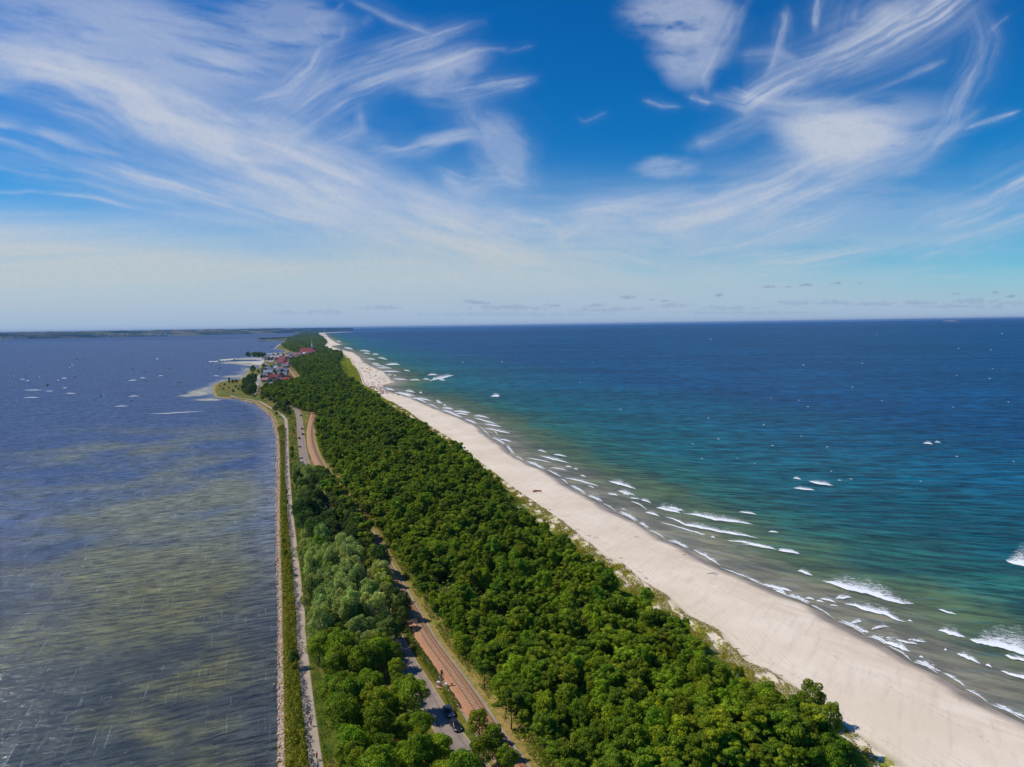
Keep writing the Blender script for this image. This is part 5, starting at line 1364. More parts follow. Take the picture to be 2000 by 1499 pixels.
def car_parts(L=4.4, Wd=1.8, H=1.46, estate=True):
    def ring(x, zb, zt, w, wt, n=0):
        return [(x, -w*.92, zb), (x, -w, zb + (zt - zb) * .35), (x, -w*.98, zb + (zt-zb)*.8), (x, -wt*.9, zt), (x, 0, zt + .03), (x, wt*.9, zt), (x, w*.98, zb + (zt-zb)*.8), (x, w, zb + (zt - zb) * .35), (x, w*.92, zb)]
    h = Wd / 2; body = MB()
    st = [(-.5, .42, .66, .80, .72), (-.485, .30, .80, .93, .86), (-.42, .24, .92, 1, .95), (-.25, .22, .95, 1, .96), (.1, .22, .93, 1, .96), (.22, .22, .92, 1, .95), (.38, .24, .80, .98, .90), (.46, .28, .70, .90, .82), (.5, .38, .58, .74, .66)]
    body.sections([ring(x * L, a, b, h * c, h * d) for x, a, b, c, d in st])
    top = MB(); gh = MB()
    xs_ = [(-.47, .93, .80), (-.40, 1.30, .74), (-.30, 1.43, .70), (-.10, H, .68), (.06, 1.42, .70), (.14, 1.26, .75), (.27, .93, .84)]
    gh.sections([[(x * L, -h * .90, .88), (x * L, -h * k, z - .05), (x * L, 0, z - .02), (x * L, h * k, z - .05), (x * L, h * .90, .88)] for x, z, k in xs_])
    rs = xs_[1:6]
    top.sections([[(x * L, -h * (k + .01), z - .055), (x * L, -h * (k - .12), z), (x * L, h * (k - .12), z), (x * L, h * (k + .01), z - .055)] for x, z, k in [(-.36, 1.39, .73), (-.26, 1.45, .71), (-.10, H + .02, .70), (.04, 1.44, .71)]])
    for sg in (-1, 1):                                   # roof pillars
        for (xa, za, ka), (xb, zb, kb) in (((-.47, .93, .88), (-.36, 1.38, .735)), ((-.16, .93, .915), (-.13, 1.44, .72)), ((.27, .93, .88), (.05, 1.42, .72))):
            top.tube((xa * L, sg * h * ka, za), (xb * L, sg * h * kb, zb), .045, .04, 5)
    return body.mesh('body', PA['black']), gh.mesh('cabin_glass', M['carglass']), top.mesh('roof', PA['black'])
CB, CG, CT = car_parts()
wheel = MB(); wheel.tube((0, -.11, 0), (0, .11, 0), .32, .32, 16); WH = wheel.mesh('tyre', M['tyre'])
rim = MB(); rim.tube((0, -.122, 0), (0, .122, 0), .20, .20, 12); RM = rim.mesh('rim', M['rim'])
hl = MB(); hl.box((0, 0, 0), (.10, .34, .15), 0, .8); HL = hl.mesh('headlight', M['lamp']); TL = hl.mesh('tail_light', M['tail'])
mr = MB(); mr.box((0, 0, 0), (.12, .22, .14), 0, .85); pl_ = MB(); pl_.box((0, 0, 0), (.03, .5, .12)); PL = pl_.mesh('number_plate', M['plate'])
BODYC = {}
def car(a, b, color, label, group=None, flip=False, dz=0.07, away=0.0):
    x, y = g(a, b, LAND_Z + .5)
    Yc = y; dx = float((at(CV['road'], np.array(Yc + 4)) - at(CV['road'], np.array(Yc - 4))) / 8)
    rot = math.atan2(1, dx) + (math.pi if flip else 0)
    t = empty('parked_car' if group != 'moving' else 'parked_car', (x, y, LAND_Z + dz), rot + away, label, 'car', None if group == 'moving' else group)
    if color not in BODYC:
        ms = []
        for q in (CB, CT):
            c = q.copy(); c.materials.clear(); c.materials.append(PA[color]); ms.append(c)
        mm = mr.mesh('mirror', PA[color]); BODYC[color] = (ms[0], ms[1], mm)
    bb, tp_, mm = BODYC[color]
    link('body', bb, t); link('roof', tp_, t); link('cabin_glass', CG, t)
    for sx in (-1.32, 1.36):
        for sy in (-1, 1):
            w_ = link('wheel', WH, t, (sx, sy * .80, .32)); link('rim', RM, w_)
    for sy in (-1, 1):
        link('headlight', HL, t, (2.10, sy * .58, .62)); link('tail_light', TL, t, (-2.14, sy * .66, .80)); link('mirror', mm, t, (.85, sy * 1.0, .98))
    link('number_plate', PL, t, (-2.2, 0, .55)); link('number_plate', PL, t, (2.2, 0, .42))
    return t
car(877, 1391, 'navy', 'dark blue car parked on the gravel beside the near road, in full view', flip=True)
car(890, 1418, 'black', 'dark car parked half hidden under the round tree, behind the dark blue one', flip=True)
for a, b, c_, lb in [(587.6, 812, 'black', 'farthest dark car on the far stretch of road'), (590, 838, 'black', 'dark car on the right side of the far road, farther of a close pair'), (591.2, 848.5, 'black', 'dark car on the right side of the far road, nearer of a close pair'),
                  (584.3, 856, 'red', 'small reddish car at the left edge of the far road'), (585, 872.5, 'silver', 'silver car parked on the left of the far road, above the white ones'),
                  (587.5, 894, 'white', 'white car at the bushes on the far road, farther of the two white ones'), (588.8, 903, 'white', 'white car nearest the trees on the far road')]:
    car(a, b, c_, lb)

# ------------------------------------------------------------------ people and bicycles
def skin(name, joints, edges, radii, mats, sub=1):
    me = bpy.data.meshes.new(name); me.from_pydata(joints, edges, []); me.update()
    o = bpy.data.objects.new(name, me); C.objects.link(o)
    sk = o.modifiers.new('s', 'SKIN'); sv = me.skin_vertices
    if not sv: 
        bm_ = None
    for i, r in enumerate(radii): me.skin_vertices[0].data[i].radius = (r, r)
    me.skin_vertices[0].data[0].use_root = True
    sb = o.modifiers.new('u', 'SUBSURF'); sb.levels = sub; sb.render_levels = sub
    dg = bpy.context.evaluated_depsgraph_get(); ev = o.evaluated_get(dg)
    out = bpy.data.meshes.new_from_object(ev); out.name = name
    bpy.data.objects.remove(o); bpy.data.meshes.remove(me)
    out.materials.clear()
    for m_ in mats: out.materials.append(m_)
    return out
def cloth(name, c): return simple(name, c, 0.85, 0.1, 0.1, 8)
SK = cloth('skin', (0.45, 0.24, 0.16)); HAIR = cloth('dark_hair', (0.03, 0.02, 0.015))
CL = dict(white=cloth('white_shirt', (0.75, 0.75, 0.75)), red=cloth('red_shirt', (0.5, 0.03, 0.02)), dark=cloth('dark_cloth', (0.03, 0.035, 0.05)), blue=cloth('blue_cloth', (0.05, 0.14, 0.35)), teal=cloth('teal_cloth', (0.05, .3, .3)))
def person_mesh(pose, top, bottom):
    if pose == 'ride':      # seated on a bicycle, facing +x
        J = [(-.18,0,.98),(-.10,0,1.20),(.04,0,1.42),(.10,0,1.52),(.13,0,1.62),(.14,0,1.72),
             (.02,-.17,1.40),(.22,-.24,1.18),(.42,-.24,1.04),(.02,.17,1.40),(.22,.24,1.18),(.42,.24,1.04),
             (-.16,-.10,.94),(.22,-.11,.80),(.08,-.12,.36),(.22,-.12,.32),(-.16,.10,.94),(.16,.11,.66),(-.04,.12,.30),(.10,.12,.26)]
    else:
        J = [(0,0,.95),(0,0,1.15),(0,0,1.38),(0,0,1.48),(.01,0,1.58),(.02,0,1.69),
             (0,-.19,1.38),(.03,-.25,1.12),(.12,-.24,.90),(0,.19,1.38),(-.03,.25,1.12),(.02,.26,.88),
             (0,-.10,.90),(.10,-.11,.50),(.04,-.11,.08),(.20,-.12,.05),(0,.10,.90),(-.05,.11,.50),(-.20,.11,.10),(-.06,.12,.05)]
    Rr = [.15,.14,.15,.06,.09,.10,.06,.045,.035,.06,.045,.035,.09,.065,.045,.04,.09,.065,.045,.04]
    Ed = [(0,1),(1,2),(2,3),(3,4),(4,5),(2,6),(6,7),(7,8),(2,9),(9,10),(10,11),(0,12),(12,13),(13,14),(14,15),(0,16),(16,17),(17,18),(18,19)]
    me = skin('person', J, Ed, Rr, [SK, CL[top], CL[bottom]])
    Ja = np.array(J)
    for p in me.polygons:
        c = np.array(p.center); k = int(np.argmin(((Ja - c) ** 2).sum(1)))
        p.material_index = 1 if k in (1, 2, 6, 7, 9, 10) else (2 if k in (0, 12, 16, 13, 17) else 0)
    hx, hz = (J[5][0], J[5][2])
    hb = MB(); hb.ball((hx - .02, 0, hz + .03), (.115, .105, .095), 8, 5)
    return me, hb.mesh('hair', HAIR)
PM = {}
def person(x, y, z, rot, pose, top, bottom, label, group=None, name='person'):
    key = (pose, top, bottom)
    if key not in PM: PM[key] = person_mesh(*key)
    o = link(name, PM[key][0]); o.location = (x, y, z); o.rotation_euler = (0, 0, rot); tag(o, label, 'person', group)
    link('hair', PM[key][1], o); return o
M['frame'] = paint('bike_frame', (0.03, 0.03, 0.035))
def ring_mesh(r, th, mat, name):
    V_, F_ = [], []; n = 20; k = 5
    for i in range(n):
        a = 2 * math.pi * i / n
        for j in range(k):
            b = 2 * math.pi * j / k; q = r + th * math.cos(b); V_.append((q * math.cos(a), th * math.sin(b), q * math.sin(a)))
    for i in range(n):
        for j in range(k): F_.append((i * k + j, ((i + 1) % n) * k + j, ((i + 1) % n) * k + (j + 1) % k, i * k + (j + 1) % k))
    me = bpy.data.meshes.new(name); me.from_pydata(V_, [], F_); me.materials.append(mat); return me
BW = ring_mesh(.33, .022, M['tyre'], 'tyre')
q = MB()
for k in range(8): q.tube((0, 0, 0), (.31 * math.cos(k * .785), 0, .31 * math.sin(k * .785)), .006, .006, 3)
BS = q.mesh('spokes', M['rim'])
q = MB()
for a, b in (((-.52, .34), (-.18, .33)), ((-.52, .34), (-.24, .85)), ((-.18, .33), (-.28, .93)), ((-.18, .33), (.36, .78)), ((-.24, .85), (.36, .84)), ((.36, .98), (.53, .34))):
    q.tube((a[0], 0, a[1]), (b[0], 0, b[1]), .022, .02, 5)
BF = q.mesh('frame', M['frame'])
q = MB(); q.tube((.38, -.28, 1.02), (.38, .28, 1.02), .014, .014, 5); q.tube((.38, 0, 1.02), (.36, 0, .97), .018, .018, 5); BH = q.mesh('handlebar', M['frame'])
q = MB(); q.box((-.28, 0, .96), (.26, .15, .06), 0, .8); BSa = q.mesh('saddle', M['tyre'])
def cyclist(a, b, top, bottom, plabel, blabel, toward=False, pg=None, bg=None):
    x, y = g(a, b, LAND_Z + .05)
    dx = float((at(CV['path'], np.array(y + 4)) - at(CV['path'], np.array(y - 4))) / 8); rot = math.atan2(1, dx) + (math.pi if toward else 0)
    z = LAND_Z + .05
    t = empty('bicycle', (x, y, z), rot, blabel, 'bicycle', bg)
    for sx in (-.52, .53):
        w_ = link('wheel', BW, t, (sx, 0, .35)); link('spokes', BS, w_)
    link('frame', BF, t); link('handlebar', BH, t); link('saddle', BSa, t)
    person(x, y, z + .02, rot, 'ride', top, bottom, plabel, pg)
cyclist(600, 1386, 'white', 'white', 'cyclist all in white riding at the shaded edge of the path', 'bicycle under the cyclist all in white')
cyclist(607.5, 1419, 'white', 'dark', 'cyclist in white shirt and dark shorts in the middle of the path', 'bicycle of the rider with dark shorts, middle of the path', True)
cyclist(619, 1485, 'red', 'dark', 'cyclist in red on the path near the bottom edge', 'bicycle ridden by the cyclist in red')
cyclist(621, 1503, 'white', 'blue', 'cyclist with blue shorts cut by the bottom edge of the view', 'bicycle at the very bottom of the path', True)
cyclist(558.5, 906, 'teal', 'dark', 'far cyclist by the trees, upper of two on the path', 'bicycle of the upper far cyclist by the trees', True)
cyclist(560.6, 915, 'red', 'dark', 'far cyclist by the trees, lower of two on the path', 'bicycle of the lower far cyclist by the trees')
x, y = g(558, 841, LAND_Z); person(x, y, LAND_Z + .05, 1.2, 'walk', 'red', 'dark', 'walker in red on the far straight of the path')
x, y = g(559.4, 860, LAND_Z); person(x, y, LAND_Z + .05, 1.6, 'walk', 'white', 'dark', 'walker in white by the dark bush on the far path')
x, y = g(561, 862, LAND_Z); person(x, y, LAND_Z + .05, 1.6, 'walk', 'dark', 'dark', 'walker in dark clothes beside the one in white')

# ------------------------------------------------------------------ railway furniture
M['steel'] = simple('dark_steel', (0.05, 0.05, 0.055), 0.6, 0.4, .1); M['yellow'] = simple('yellow_paint', (0.80, 0.52, 0.03), 0.6, 0.3, .05); M['redp'] = simple('red_panel', (0.55, 0.05, 0.04), 0.6, 0.3, .05)
x, y = g(863.5, 1341, LAND_Z); z = LAND_Z
t = empty('railway_signal', (x, y, z), -.25, 'dark railway signal mast rising from the pale platform beside the track', 'signal')
q = MB(); q.tube((0, 0, 0), (0, 0, 4.0), .07, .06, 8); q.tube((0, 0, 0), (0, 0, .25), .2, .16, 8); q.build('mast', M['steel'], t)
q = MB(); q.box((0, -.12, 3.75), (.5, .22, 1.15), 0, .95); hd = q.build('signal_head', M['steel'], t)
q = MB(); q.tube((0, -.24, 4.0), (0, -.30, 4.0), .10, .10, 10); q.build('lens', M['redp'], hd)
q = MB(); q.box((.22, .1, 1.9), (.05, .05, 3.6)); q.box((.5, .1, 1.9), (.05, .05, 3.6))
for k in range(8): q.box((.36, .1, .4 + k * .42), (.26, .04, .04))
q.build('ladder', M['steel'], t)
x, y = g(864, 1343, LAND_Z)
t = empty('equipment_platform', (x, y, z + .05), -.27, 'pale concrete platform with white cabinets and a red panel beside the track', 'platform')
q = MB(); q.box((0, 0, .12), (3.0, 1.7, .24)); q.build('slab', M['concrete'], t)
q = MB(); q.box((-1.05, 0, .75), (.7, .55, 1.05)); q.box((-1.05, 0, 1.3), (.78, .63, .06)); cb = q.build('cabinet', W['white'], t)
q = MB(); q.box((-1.05, -.29, .78), (.5, .03, .7)); q.build('cabinet_door', W['grey'], cb)
q = MB(); q.box((-.25, -.25, .72), (.6, .1, .62)); q.build('panel', M['redp'], t)
q = MB(); q.box((.95, .3, .6), (.6, .6, .75)); q.build('box', W['white'], t)
q = MB()
for k in range(4): q.box((.2 + .9 * (k % 2), -.7 + (k // 2) * 1.4, .65), (.05, .05, 1.0))
q.box((.65, -.7, 1.12), (.95, .05, .05)); q.build('railing', W['white'], t)
x, y = g(882.5, 1339, 1.9); t = empty('track_marker', (x, y, LAND_Z + .35), .3, 'small dark cross shaped marker standing in the ballast beside the rails', 'marker')
q = MB(); q.box((0, 0, .3), (.08, .08, .7)); q.build('post', M['steel'], t)
q = MB()
for s_ in (-1, 1): q.add([(-.42, .06, .35 + s_ * .28), (-.34, .06, .35 + s_ * .36), (.42, .06, .35 - s_ * .28), (.34, .06, .35 - s_ * .36), (-.42, .1, .35 + s_ * .28), (-.34, .1, .35 + s_ * .36), (.42, .1, .35 - s_ * .28), (.34, .1, .35 - s_ * .36)], [(0, 1, 2, 3), (7, 6, 5, 4), (0, 4, 5, 1), (2, 6, 7, 3), (1, 5, 6, 2), (3, 7, 4, 0)])
q.build('cross', M['steel'], t)
for a, b, l, lb in [(898, 1392, .5, 'yellow crossing barrier rail leaning beside the dark blue car'), (966, 1383, .5, 'yellow crossing barrier rail on the forest side of the track')]:
    x, y = g(a, b, LAND_Z); t = empty('crossing_barrier', (x, y, LAND_Z), -.6, lb, 'barrier')
    for s_ in (-.6, .6):
        q = MB(); q.tube((s_, 0, 0), (s_, 0, 1.0), .035, .035, 6); q.build('post', M['yellow'], t)
    q = MB(); q.tube((-.6, 0, 1.0), (.6, 0, 1.0), .035, .035, 6); q.tube((-.6, 0, .55), (.6, 0, .55), .03, .03, 6); q.build('rail', M['yellow'], t)
for a, b, lb in [(834.5, 1327, 'slim yellow marker post in the grass beside the near road'), (937.5, 1333, 'slim yellow marker post on the dry slope right of the track')]:
    x, y = g(a, b, LAND_Z); q = MB(); q.tube((0, 0, 0), (0, 0, 1.0), .06, .05, 6); q.ball((0, 0, 1.02), .07, 6, 4)
    tag(link('marker_post', q.mesh('marker_post', M['yellow']), None, (x, y, LAND_Z)), lb, 'post')

# ------------------------------------------------------------------ kites, riders, ship, sail, people on the beach
KM = {k: simple('kite_' + k, c, 0.7, 0.3, .05, .5) for k, c in dict(white=(.8, .8, .78), pale=(.55, .72, .78), orange=(.75, .25, .05), dark=(.03, .035, .05), pink=(.75, .2, .22), yellow=(.75, .6, .12), cyan=(.1, .5, .6)).items()}
def kite_mesh(S=7.0, ch_=2.2):
    n = 12; A = []
    for k in range(n + 1):
        a = math.radians(-80 + 160 * k / n); c = ch_ * (1 - .75 * abs(k / n * 2 - 1) ** 2.2); x = S / 2 * math.sin(a); z = S * .38 * math.cos(a)
        for u in (0, .33, .66, 1.0):
            A.append((x, (u - .35) * c, z + .28 * math.sin(u * math.pi) * (c / ch_)))
    f = [tuple(q) for q in grid_faces(n + 1, 4)]
    return A, f
kv, kf = kite_mesh()
def kite_me(mat):
    mb = MB(); mb.add(kv, kf); mb.add([(x, y, z - .05) for x, y, z in kv], [tuple(reversed(q)) for q in kf]); return mb.mesh('canopy', mat)
KME = {k: kite_me(m_) for k, m_ in KM.items()}
le = MB()
for k in range(12): le.tube(kv[k * 4], kv[(k + 1) * 4], .16, .16, 6)
LEM = le.mesh('leading_edge', KM['dark'])
bd = MB(); bd.box((0, 0, 0), (1.45, .42, .06), 0, .9); BDM = bd.mesh('kiteboard', KM['white'])
kites = [(26,738,'white','near the left edge, just above its white twin lower down'),(29,726,'white','at the far left, above the one low by the edge'),(16,737,'pale','at the very left edge'),(57,714,'pale','high on the left, above a short wake'),
         (75,740,'white','on the left bay, between two groups of wakes'),(94,754,'orange','with white centre, lowest in the left group'),(113,746,'white','right of the orange one in the left group'),(144,737.5,'orange','dark orange, by itself right of the left group'),
         (136,721,'white','above the dark orange one'),(155,725,'pale','pale blue, right of a white one in the middle left'),(151,704,'pink','pale pink, high on the left half of the bay'),(167,704,'white','small and high, right of the pale pink one'),
         (201,776,'pale','over the middle of the bay, standing upright'),(259.5,787,'white','nearest the long wakes, lowest on the right'),(259.5,722.5,'white','above the yellow patch of water'),(280,728,'yellow','over the yellow patch of water'),
         (283,747,'dark','black, just under the yellow patch of water'),(238,712,'cyan','small cyan, high in the middle of the bay'),(331,713.5,'white','upper of two towards the village point'),(332,722,'orange','lower of two towards the village point'),
         (349,750,'pink','pink, by itself left of the pale shallows'),(257,693,'pale','tiny and high, middle of the far bay'),(333,692,'white','tiny and high, right of the middle of the far bay'),(320,719,'pale','tiny, left of a white one near the point'),
         (402,720,'pale','pale green, off the harbour pier'),(430,721,'orange','orange, between the pier and the grassy point'),(459,713,'white','small white, in the cove below the harbour'),(418,716,'yellow','yellow sail-like, under the harbour pier')]
rk_ = random.Random(6)
for a, b, c_, lb in kites:
    x, y = g(a, b + 5.0, 0); zz = 12 + rk_.uniform(-3, 4) 
    # the kite hangs where it is seen, its rider stands on the water off to one side
    d = G(a, b, zz); t = empty('kite', (float(d[0]), float(d[1]), zz), rk_.uniform(-.8, .8), ('%s kite %s' % (c_, lb)) if not lb.startswith(c_) else 'kite, ' + lb, 'kite')
    k_ = max(1.0, y / 1500.0) ** .6; t.scale = (k_, k_, k_); t.rotation_euler = (rk_.uniform(-.5, .2), rk_.uniform(-.5, .5), rk_.uniform(-.8, .8))
    link('canopy', KME[c_], t); link('leading_edge', LEM, t)
for i, (q, lb) in enumerate(zip(wakes, ['leading the longest wake, nearest of all on the bay', 'at the head of the second nearest wake', 'at the right end of a wake on the middle bay', 'leading the long wake at the left', 'heading left on the lowest wake at the left edge',
        'on the short wake in the middle of the left half', 'on the wake across the yellow patch of water', 'on a short wake under the white kite on the left', 'on the short far left wake'])):
    a, b = q[0]; x, y = g(a, b, 0)
    person(x, y, .12, 0.4 * i, 'walk', 'dark', 'dark', 'kitesurfer in dark wetsuit ' + lb)
    o = link('kiteboard', BDM, None, (x + .05, y, .10)); o.rotation_euler = (0, 0, .4 * i); tag(o, 'white kiteboard under the kitesurfer ' + lb, 'kiteboard')
# ship on the horizon
x, y = g(1857, ehor(1857) + 6.3, 0)
x, y = x * 1.0, y * 1.0; L = 26 * y / F_PX
t = empty('ship', (x, y, 0), -.62, 'long white ship on the horizon at the right', 'ship')
boat_mesh(L, L * .14, L * .085).build('hull', M['hull'], t)
q = MB(); q.box((-L * .02, 0, L * .115), (L * .72, L * .10, L * .05), 0, .94); q.box((L * .05, 0, L * .15), (L * .42, L * .09, L * .03), 0, .94); q.build('superstructure', W['cream'], t)
q = MB(); q.tube((-L * .16, 0, L * .14), (-L * .17, 0, L * .20), L * .018, L * .015, 8); q.build('funnel', RF_['pink'], t)
x, y = g(1289, ehor(1289) + 19, 0); t = empty('sailboat', (x, y, 0), .9, 'lone sailboat with a white sail far out on the open sea', 'sailboat')
s_ = y / 4000 * 2.0
boat_mesh(9 * s_, 3 * s_, 1.1 * s_).build('hull', M['hull'], t)
q = MB(); q.tube((0, 0, 0), (0, 0, 14 * s_), .12 * s_, .08 * s_, 6); q.build('mast', W['white'], t)
q = MB(); q.add([(-.1 * s_, 0, 1.6 * s_), (-4 * s_, .25 * s_, 1.8 * s_), (-.1 * s_, 0, 13.6 * s_), (-1.6 * s_, .45 * s_, 6 * s_)], [(0, 1, 3), (0, 3, 2), (1, 2, 3)]); q.add([(.15 * s_, 0, 12.5 * s_), (3.8 * s_, -.2 * s_, 1.5 * s_), (.15 * s_, .3 * s_, 1.8 * s_)], [(0, 1, 2)]); q.build('sail', M['sail'], t)
# bathers near the nearest part of the beach: a red windbreak with people
x, y = g(1050, 963, 1.2); z = float(land_z(x, y))
q = MB()
for k in range(5):
    a0 = -1.0 + k * .42; q.box((3.0 * math.sin(a0) * .9, 1.6 * math.cos(a0), .45), (1.2, .05, .85), -a0)
t = tag(link('windbreak', q.mesh('windbreak', M['redp']), None, (x, y, z)), 'red cloth windbreak set up on the open sand', 'windbreak')
person(x - 1.2, y - .4, z, .5, 'walk', 'dark', 'dark', 'dark clothed person beside the red windbreak')
person(x + 1.9, y - .2, z, 2.5, 'walk', 'white', 'blue', 'person in white beside the red windbreak')
# the crowd on the far beach
cm = MB(); rc = random.Random(3); ncl = [CL['red'], CL['blue'], CL['dark'], SK, CL['teal'], CL['white'], KM['orange']]
for i in range(520):
    u = rc.random() ** 0.8
    b = 704 + u * 68; Yb = g(700, b, 1)[1]
    t_, s_ = float(toe(np.array(Yb))), float(sea(np.array(Yb)))
    x = t_ + (s_ - t_) * rc.uniform(.08, .95); y = Yb + rc.uniform(-15, 15)
    z = float(land_z(x, y)); cm.cur = rc.randrange(7); k = rc.random()
    if k < .72:
        cm.tube((x, y, z), (x, y, z + .85), .16, .2, 5); cm.cur = rc.randrange(7); cm.tube((x, y, z + .85), (x, y, z + 1.45), .26, .2, 5); cm.cur = 3; cm.ball((x, y, z + 1.6), .14, 5, 4)
    elif k < .86:
        cm.tube((x, y, z), (x, y, z + 1.9), .04, .04, 4); cm.tube((x, y, z + 1.75), (x, y, z + 2.15), 1.3, .08, 8)
    else:
        cm.box((x, y, z + .5), (3.2, .08, 1.0), rc.uniform(-.4, .4))
tag(cm.build('beach_crowd', ncl), 'crowd of bathers with windbreaks and parasols on the far beach', 'crowd', kind='stuff')
# pale fence line along the dune foot by the crowded beach
fm_ = MB()
for i in range(70):
    b = 700 + i * .86; Yb = g(700, b, 1)[1]; x = float(toe(np.array(Yb))) + 3; fm_.box((x, Yb, 2.4), (.35, .35, 1.6))
    if i:
        fm_.tube((x, Yb, 2.9), pv, .12, .12, 4)
    pv = (x, Yb, 2.9)
tag(fm_.build('dune_fence', M['drift']), 'low weathered fence along the foot of the far dune meadow', 'fence')

# ------------------------------------------------------------------ high thin clouds on a sky dome far away
def sky():
    R_h, R_v = 92000.0, 15000.0
    xs_ = np.concatenate([np.linspace(-2600, -80, 60, endpoint=False), np.arange(-80, 2080, 2.6), np.linspace(2084, 4600, 60)])
    us = np.concatenate([np.array([-6.0, -3.0, -1.0]), np.arange(0, 700, 2.6), np.geomspace(702, 3000, 40)])
    PX, U = np.meshgrid(xs_, us); PY = ehor(PX) - U
    # directions over the horizon, kept in front of the camera
    d = ray(PX, PY); el = d[..., 2] / np.hypot(d[..., 0], d[..., 1])
    t = 1.0 / np.sqrt((d[..., 0] ** 2 + d[..., 1] ** 2) / R_h ** 2 + d[..., 2] ** 2 / R_v ** 2)
    Vd = np.stack([d[..., 0] * t, d[..., 1] * t, CAM_H + d[..., 2] * t], -1)
    # soft warping of the places the streaks are laid on
    wx = (fbm(PX / 150, PY / 95, 4) - .5); wy = (fbm(PX / 150 + 40, PY / 95 + 7, 4) - .5)
    X_ = PX + 30 * wx; Y_ = PY + 18 * wy
    fine = fbm(PX / 7.0, PY / 5.0, 3)
    keepT = np.ones_like(PX)
    def put(D, I): 
        nonlocal keepT
        keepT = keepT * (1 - np.clip(D * I, 0, 1))
    def stroke(pts, w, I, fu=190.0, fv=13.0, soft=1.0, base=0.30):
        pts = np.array(pts, float); w = np.atleast_1d(np.array(w, float))
        L = np.r_[0, np.cumsum(np.hypot(*(pts[1:] - pts[:-1]).T))]
        wv_ = np.interp(L, np.linspace(0, L[-1], len(w)), w)
        m_ = max(w) * 2.4 + 50
        sel = (PX > pts[:, 0].min() - m_) & (PX < pts[:, 0].max() + m_) & (PY > pts[:, 1].min() - m_) & (PY < pts[:, 1].max() + m_)
        if not sel.any(): return
        x, y = X_[sel], Y_[sel]; best = np.full(x.shape, 1e9); bu = np.zeros_like(x); bv = np.zeros_like(x); bw = np.ones_like(x)
        for i in range(len(pts) - 1):
            a, b = pts[i], pts[i + 1]; v_ = b - a; l = np.hypot(*v_); e_ = v_ / l
            s = np.clip((x - a[0]) * e_[0] + (y - a[1]) * e_[1], 0, l); qx = x - a[0] - e_[0] * s; qy = y - a[1] - e_[1] * s
            dd = np.hypot(qx, qy); k_ = dd < best
            best = np.where(k_, dd, best); bu = np.where(k_, L[i] + s, bu); bv = np.where(k_, -qx * e_[1] + qy * e_[0], bv); bw = np.where(k_, wv_[i] + (wv_[i + 1] - wv_[i]) * s / l, bw)
        prof = np.exp(-(best / bw) ** 2 * 1.2)
        endf = sstep(0, .14, bu / L[-1]) * sstep(1.0, .82, bu / L[-1]); endf = .35 + .65 * endf
        fib = fbm(bu / fu + pts[0, 0], bv / fv + 5, 5, .6); puff = fbm(bu / 120 + pts[0, 1], bv / 26 + y / 300, 4)
        dn = prof * endf * (base + (1 - base) * sstep(.25, .75, fib)) * (.45 + .9 * sstep(.28, .7, puff))
        dn2 = np.exp(-(best / (bw * 1.9 + 6)) ** 2 * 1.2) * endf * (.55 + .45 * sstep(.25, .75, fib)) * (.4 + .8 * sstep(.25, .7, puff))
        D = np.zeros_like(PX); D[sel] = dn; put(D, I * .88)
        D = np.zeros_like(PX); D[sel] = dn2; put(D, I * .18)
    def puff(cx_, cy_, rx, ry, I, ang=0.0, st=1.0, th=.42):
        x, y = X_ - cx_, Y_ - cy_; c_, s_ = math.cos(ang), math.sin(ang); u = (x * c_ + y * s_) / rx; v_ = (-x * s_ + y * c_) / ry
        r = np.sqrt(u * u + v_ * v_); e_ = np.clip(1.15 - r, 0, 1)
        nz = fbm(u * rx / (60 * st) + cx_, v_ * ry / 22 + cy_, 5, .58)
        put(sstep(0.0, .75, e_) * sstep(th - .22, th + .34, nz + .25 * e_), I)
    # pale bank over the horizon, rising on the left
    top = np.interp(PX, [-600, 0, 300, 600, 800, 1000, 1200, 1500, 1800, 2100], [350, 362, 392, 425, 430, 450, 465, 485, 520, 560])
    bank = sstep(0, 1, np.clip((PY - top - 24 * (fbm(PX / 240, PY / 16, 4) - .5)) / 120.0, 0, 1))
    st_ = np.interp(PX, [0, 400, 800, 1300, 2000], [.90, .88, .82, .66, .50])
    put(bank * (.80 + .40 * fbm(PX / 420, (PY + .06 * PX) / 13, 4)), st_)
    put(sstep(260, 560, PY) * (.5 + .5 * fbm(PX / 300, PY / 26, 4)), np.interp(PX, [0, 700, 1200, 2000], [.35, .42, .42, .36]))
    # great band from the upper left down to the middle
    stroke([(-150, 70), (0, 95), (120, 128), (240, 172), (330, 220), (430, 272), (540, 315), (640, 358), (740, 405), (860, 450), (1010, 490), (1180, 520)], [26, 26, 34, 50, 60, 56, 60, 60, 48, 40], .88, 260, 15, base=.45)
    stroke([(-150, 85), (120, 140), (330, 235), (540, 325), (760, 430), (1000, 500), (1250, 545)], [34, 50, 74, 78, 80, 60], .72, 330, 30, base=.8)
    stroke([(215, 160), (290, 200), (360, 240), (470, 270)], [30, 46, 40], .62, 150, 16, base=.5); stroke([(470, 285), (560, 305), (640, 345), (740, 400)], [40, 42, 40], .55, 150, 18, base=.5)
    stroke([(420, 230), (540, 250), (640, 300), (700, 340)], 34, .38)
    stroke([(-50, 85), (60, 100), (180, 130)], 12, .45); stroke([(150, 66), (205, 72), (250, 80)], [7, 9, 5], .35)
    puff(250, 75, 420, 120, .52, .2, 3, .40); puff(560, 50, 150, 80, .40, .1, 1.5, .44); stroke([(120, 20), (280, 50), (400, 110), (520, 160)], 38, .32)
    stroke([(480, 195), (560, 180), (615, 140), (640, 95), (610, 60), (660, 12)], [10, 18, 24, 18, 16, 5], .5, 90, 8); stroke([(640, 95), (668, 80), (665, 52)], 7, .35)
